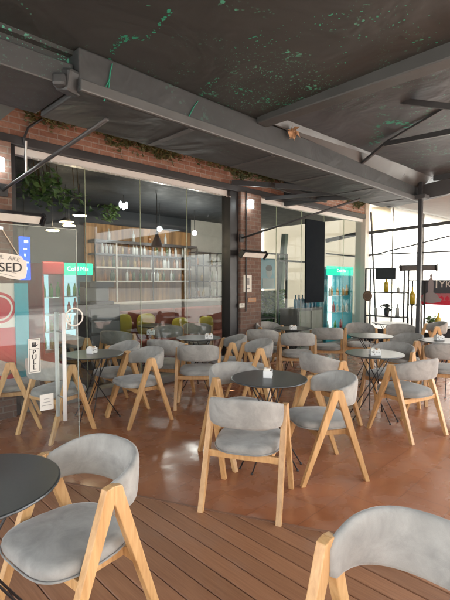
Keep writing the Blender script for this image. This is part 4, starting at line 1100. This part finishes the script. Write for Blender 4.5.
for px in (438.5, 444.5, 450):
    pp = at_a(px, 295.5, EA-.034); mb.lathe(pp, [(.08, .05), (.085, .02), (.04, -.03), (.008, -.05), (.008, -.10), (.05, -.11)], 16, Matrix.Diagonal((.02, 1, 1)))
mb.build('glass_print', plain('rose_print', (.42, .12, .14), .6), bn)
# sideboard at right end with bottle and plant
sb = thing('sideboard', 'low dark sideboard under the banner at the right edge', 'sideboard', (EA-.3, 3.0, 0))
q0 = at_a(431, 327, EA-.55); 
MB().bounds(EA-.55, EA-.05, 1.6, q0.y, .0, q0.z-.03, .004).build('body', 'steel', sb); MB().bounds(EA-.58, EA-.04, 1.58, q0.y+.03, q0.z-.029, q0.z, .004).build('top', 'black', sb)
p = at_a(438, 327, EA-.4); p.z = q0.z+.001; bottle(p, .30, .062, 'oil', 'yellow bottle on the dark sideboard at the right edge')
p = at_a(430.6, 327, EA-.4); p.z = q0.z+.001; p.y -= .0
t = thing('potted_plant', 'small dark leafy plant on the sideboard beside the post', 'plant', p)
MB().lathe(p, [(.03, 0), (.04, .01), (.05, .10), (.02, .09)], 12).build('pot', 'pot', t, True)
MB().leaves(50, lambda: p+Vector((random.gauss(0, .06), random.gauss(0, .06), .15+random.gauss(0, .04))), .045).build('foliage', 'leaf', t)

# ------------------------------------------------------------------ outside: neighbouring walls seen through / lighting up the vinyl, street behind
tag(MB().bounds(13.5, 14, 1, 9, 0, 4.5).build('neighbour_house', 'render'), 'cream rendered house wall beyond the vinyl end wall', 'building')
tag(MB().bounds(-20, 14, -16, -15.5, 0, 6).build('street_wall', 'render'), 'cream wall across the street in front of the terrace', 'wall')

# ------------------------------------------------------------------ light
w = bpy.data.worlds.new('World'); scene.world = w; w.use_nodes = True
nt = w.node_tree; nt.nodes.clear()
out = nt.nodes.new('ShaderNodeOutputWorld'); bg = nt.nodes.new('ShaderNodeBackground'); sky = nt.nodes.new('ShaderNodeTexSky')
sky.sky_type = 'NISHITA'; sky.sun_disc = False
EL = R(48); sd = Vector((.93, -.37, 0)).normalized(); azv = Vector((sd.x*math.cos(EL), sd.y*math.cos(EL), math.sin(EL)))
sky.sun_elevation = EL; sky.sun_rotation = math.atan2(sd.x, sd.y); sky.air_density = 1.0; sky.dust_density = 2.0
bg.inputs[1].default_value = .15
hs = nt.nodes.new('ShaderNodeHueSaturation'); hs.inputs['Saturation'].default_value = .2
nt.links.new(sky.outputs[0], hs.inputs['Color']); nt.links.new(hs.outputs[0], bg.inputs[0]); nt.links.new(bg.outputs[0], out.inputs[0])
sun = bpy.data.lights.new('sun', 'SUN'); sun.energy = 5.0; sun.angle = R(.5); sun.color = (1, .96, .9)
so = bpy.data.objects.new('sun', sun); COL.objects.link(so); so.rotation_euler = azv.to_track_quat('Z', 'Y').to_euler()

scene.view_settings.view_transform = 'Standard'; scene.view_settings.look = 'None'; scene.view_settings.gamma = 1
scene.view_settings.use_curve_mapping = False
scene.view_settings.exposure = 2.95
cy = scene.cycles; cy.use_denoising = True; cy.max_bounces = 10; cy.diffuse_bounces = 5; cy.glossy_bounces = 5; cy.transparent_max_bounces = 24; cy.transmission_bounces = 6
cy.sample_clamp_indirect = 8; cy.caustics_reflective = False; cy.caustics_refractive = False
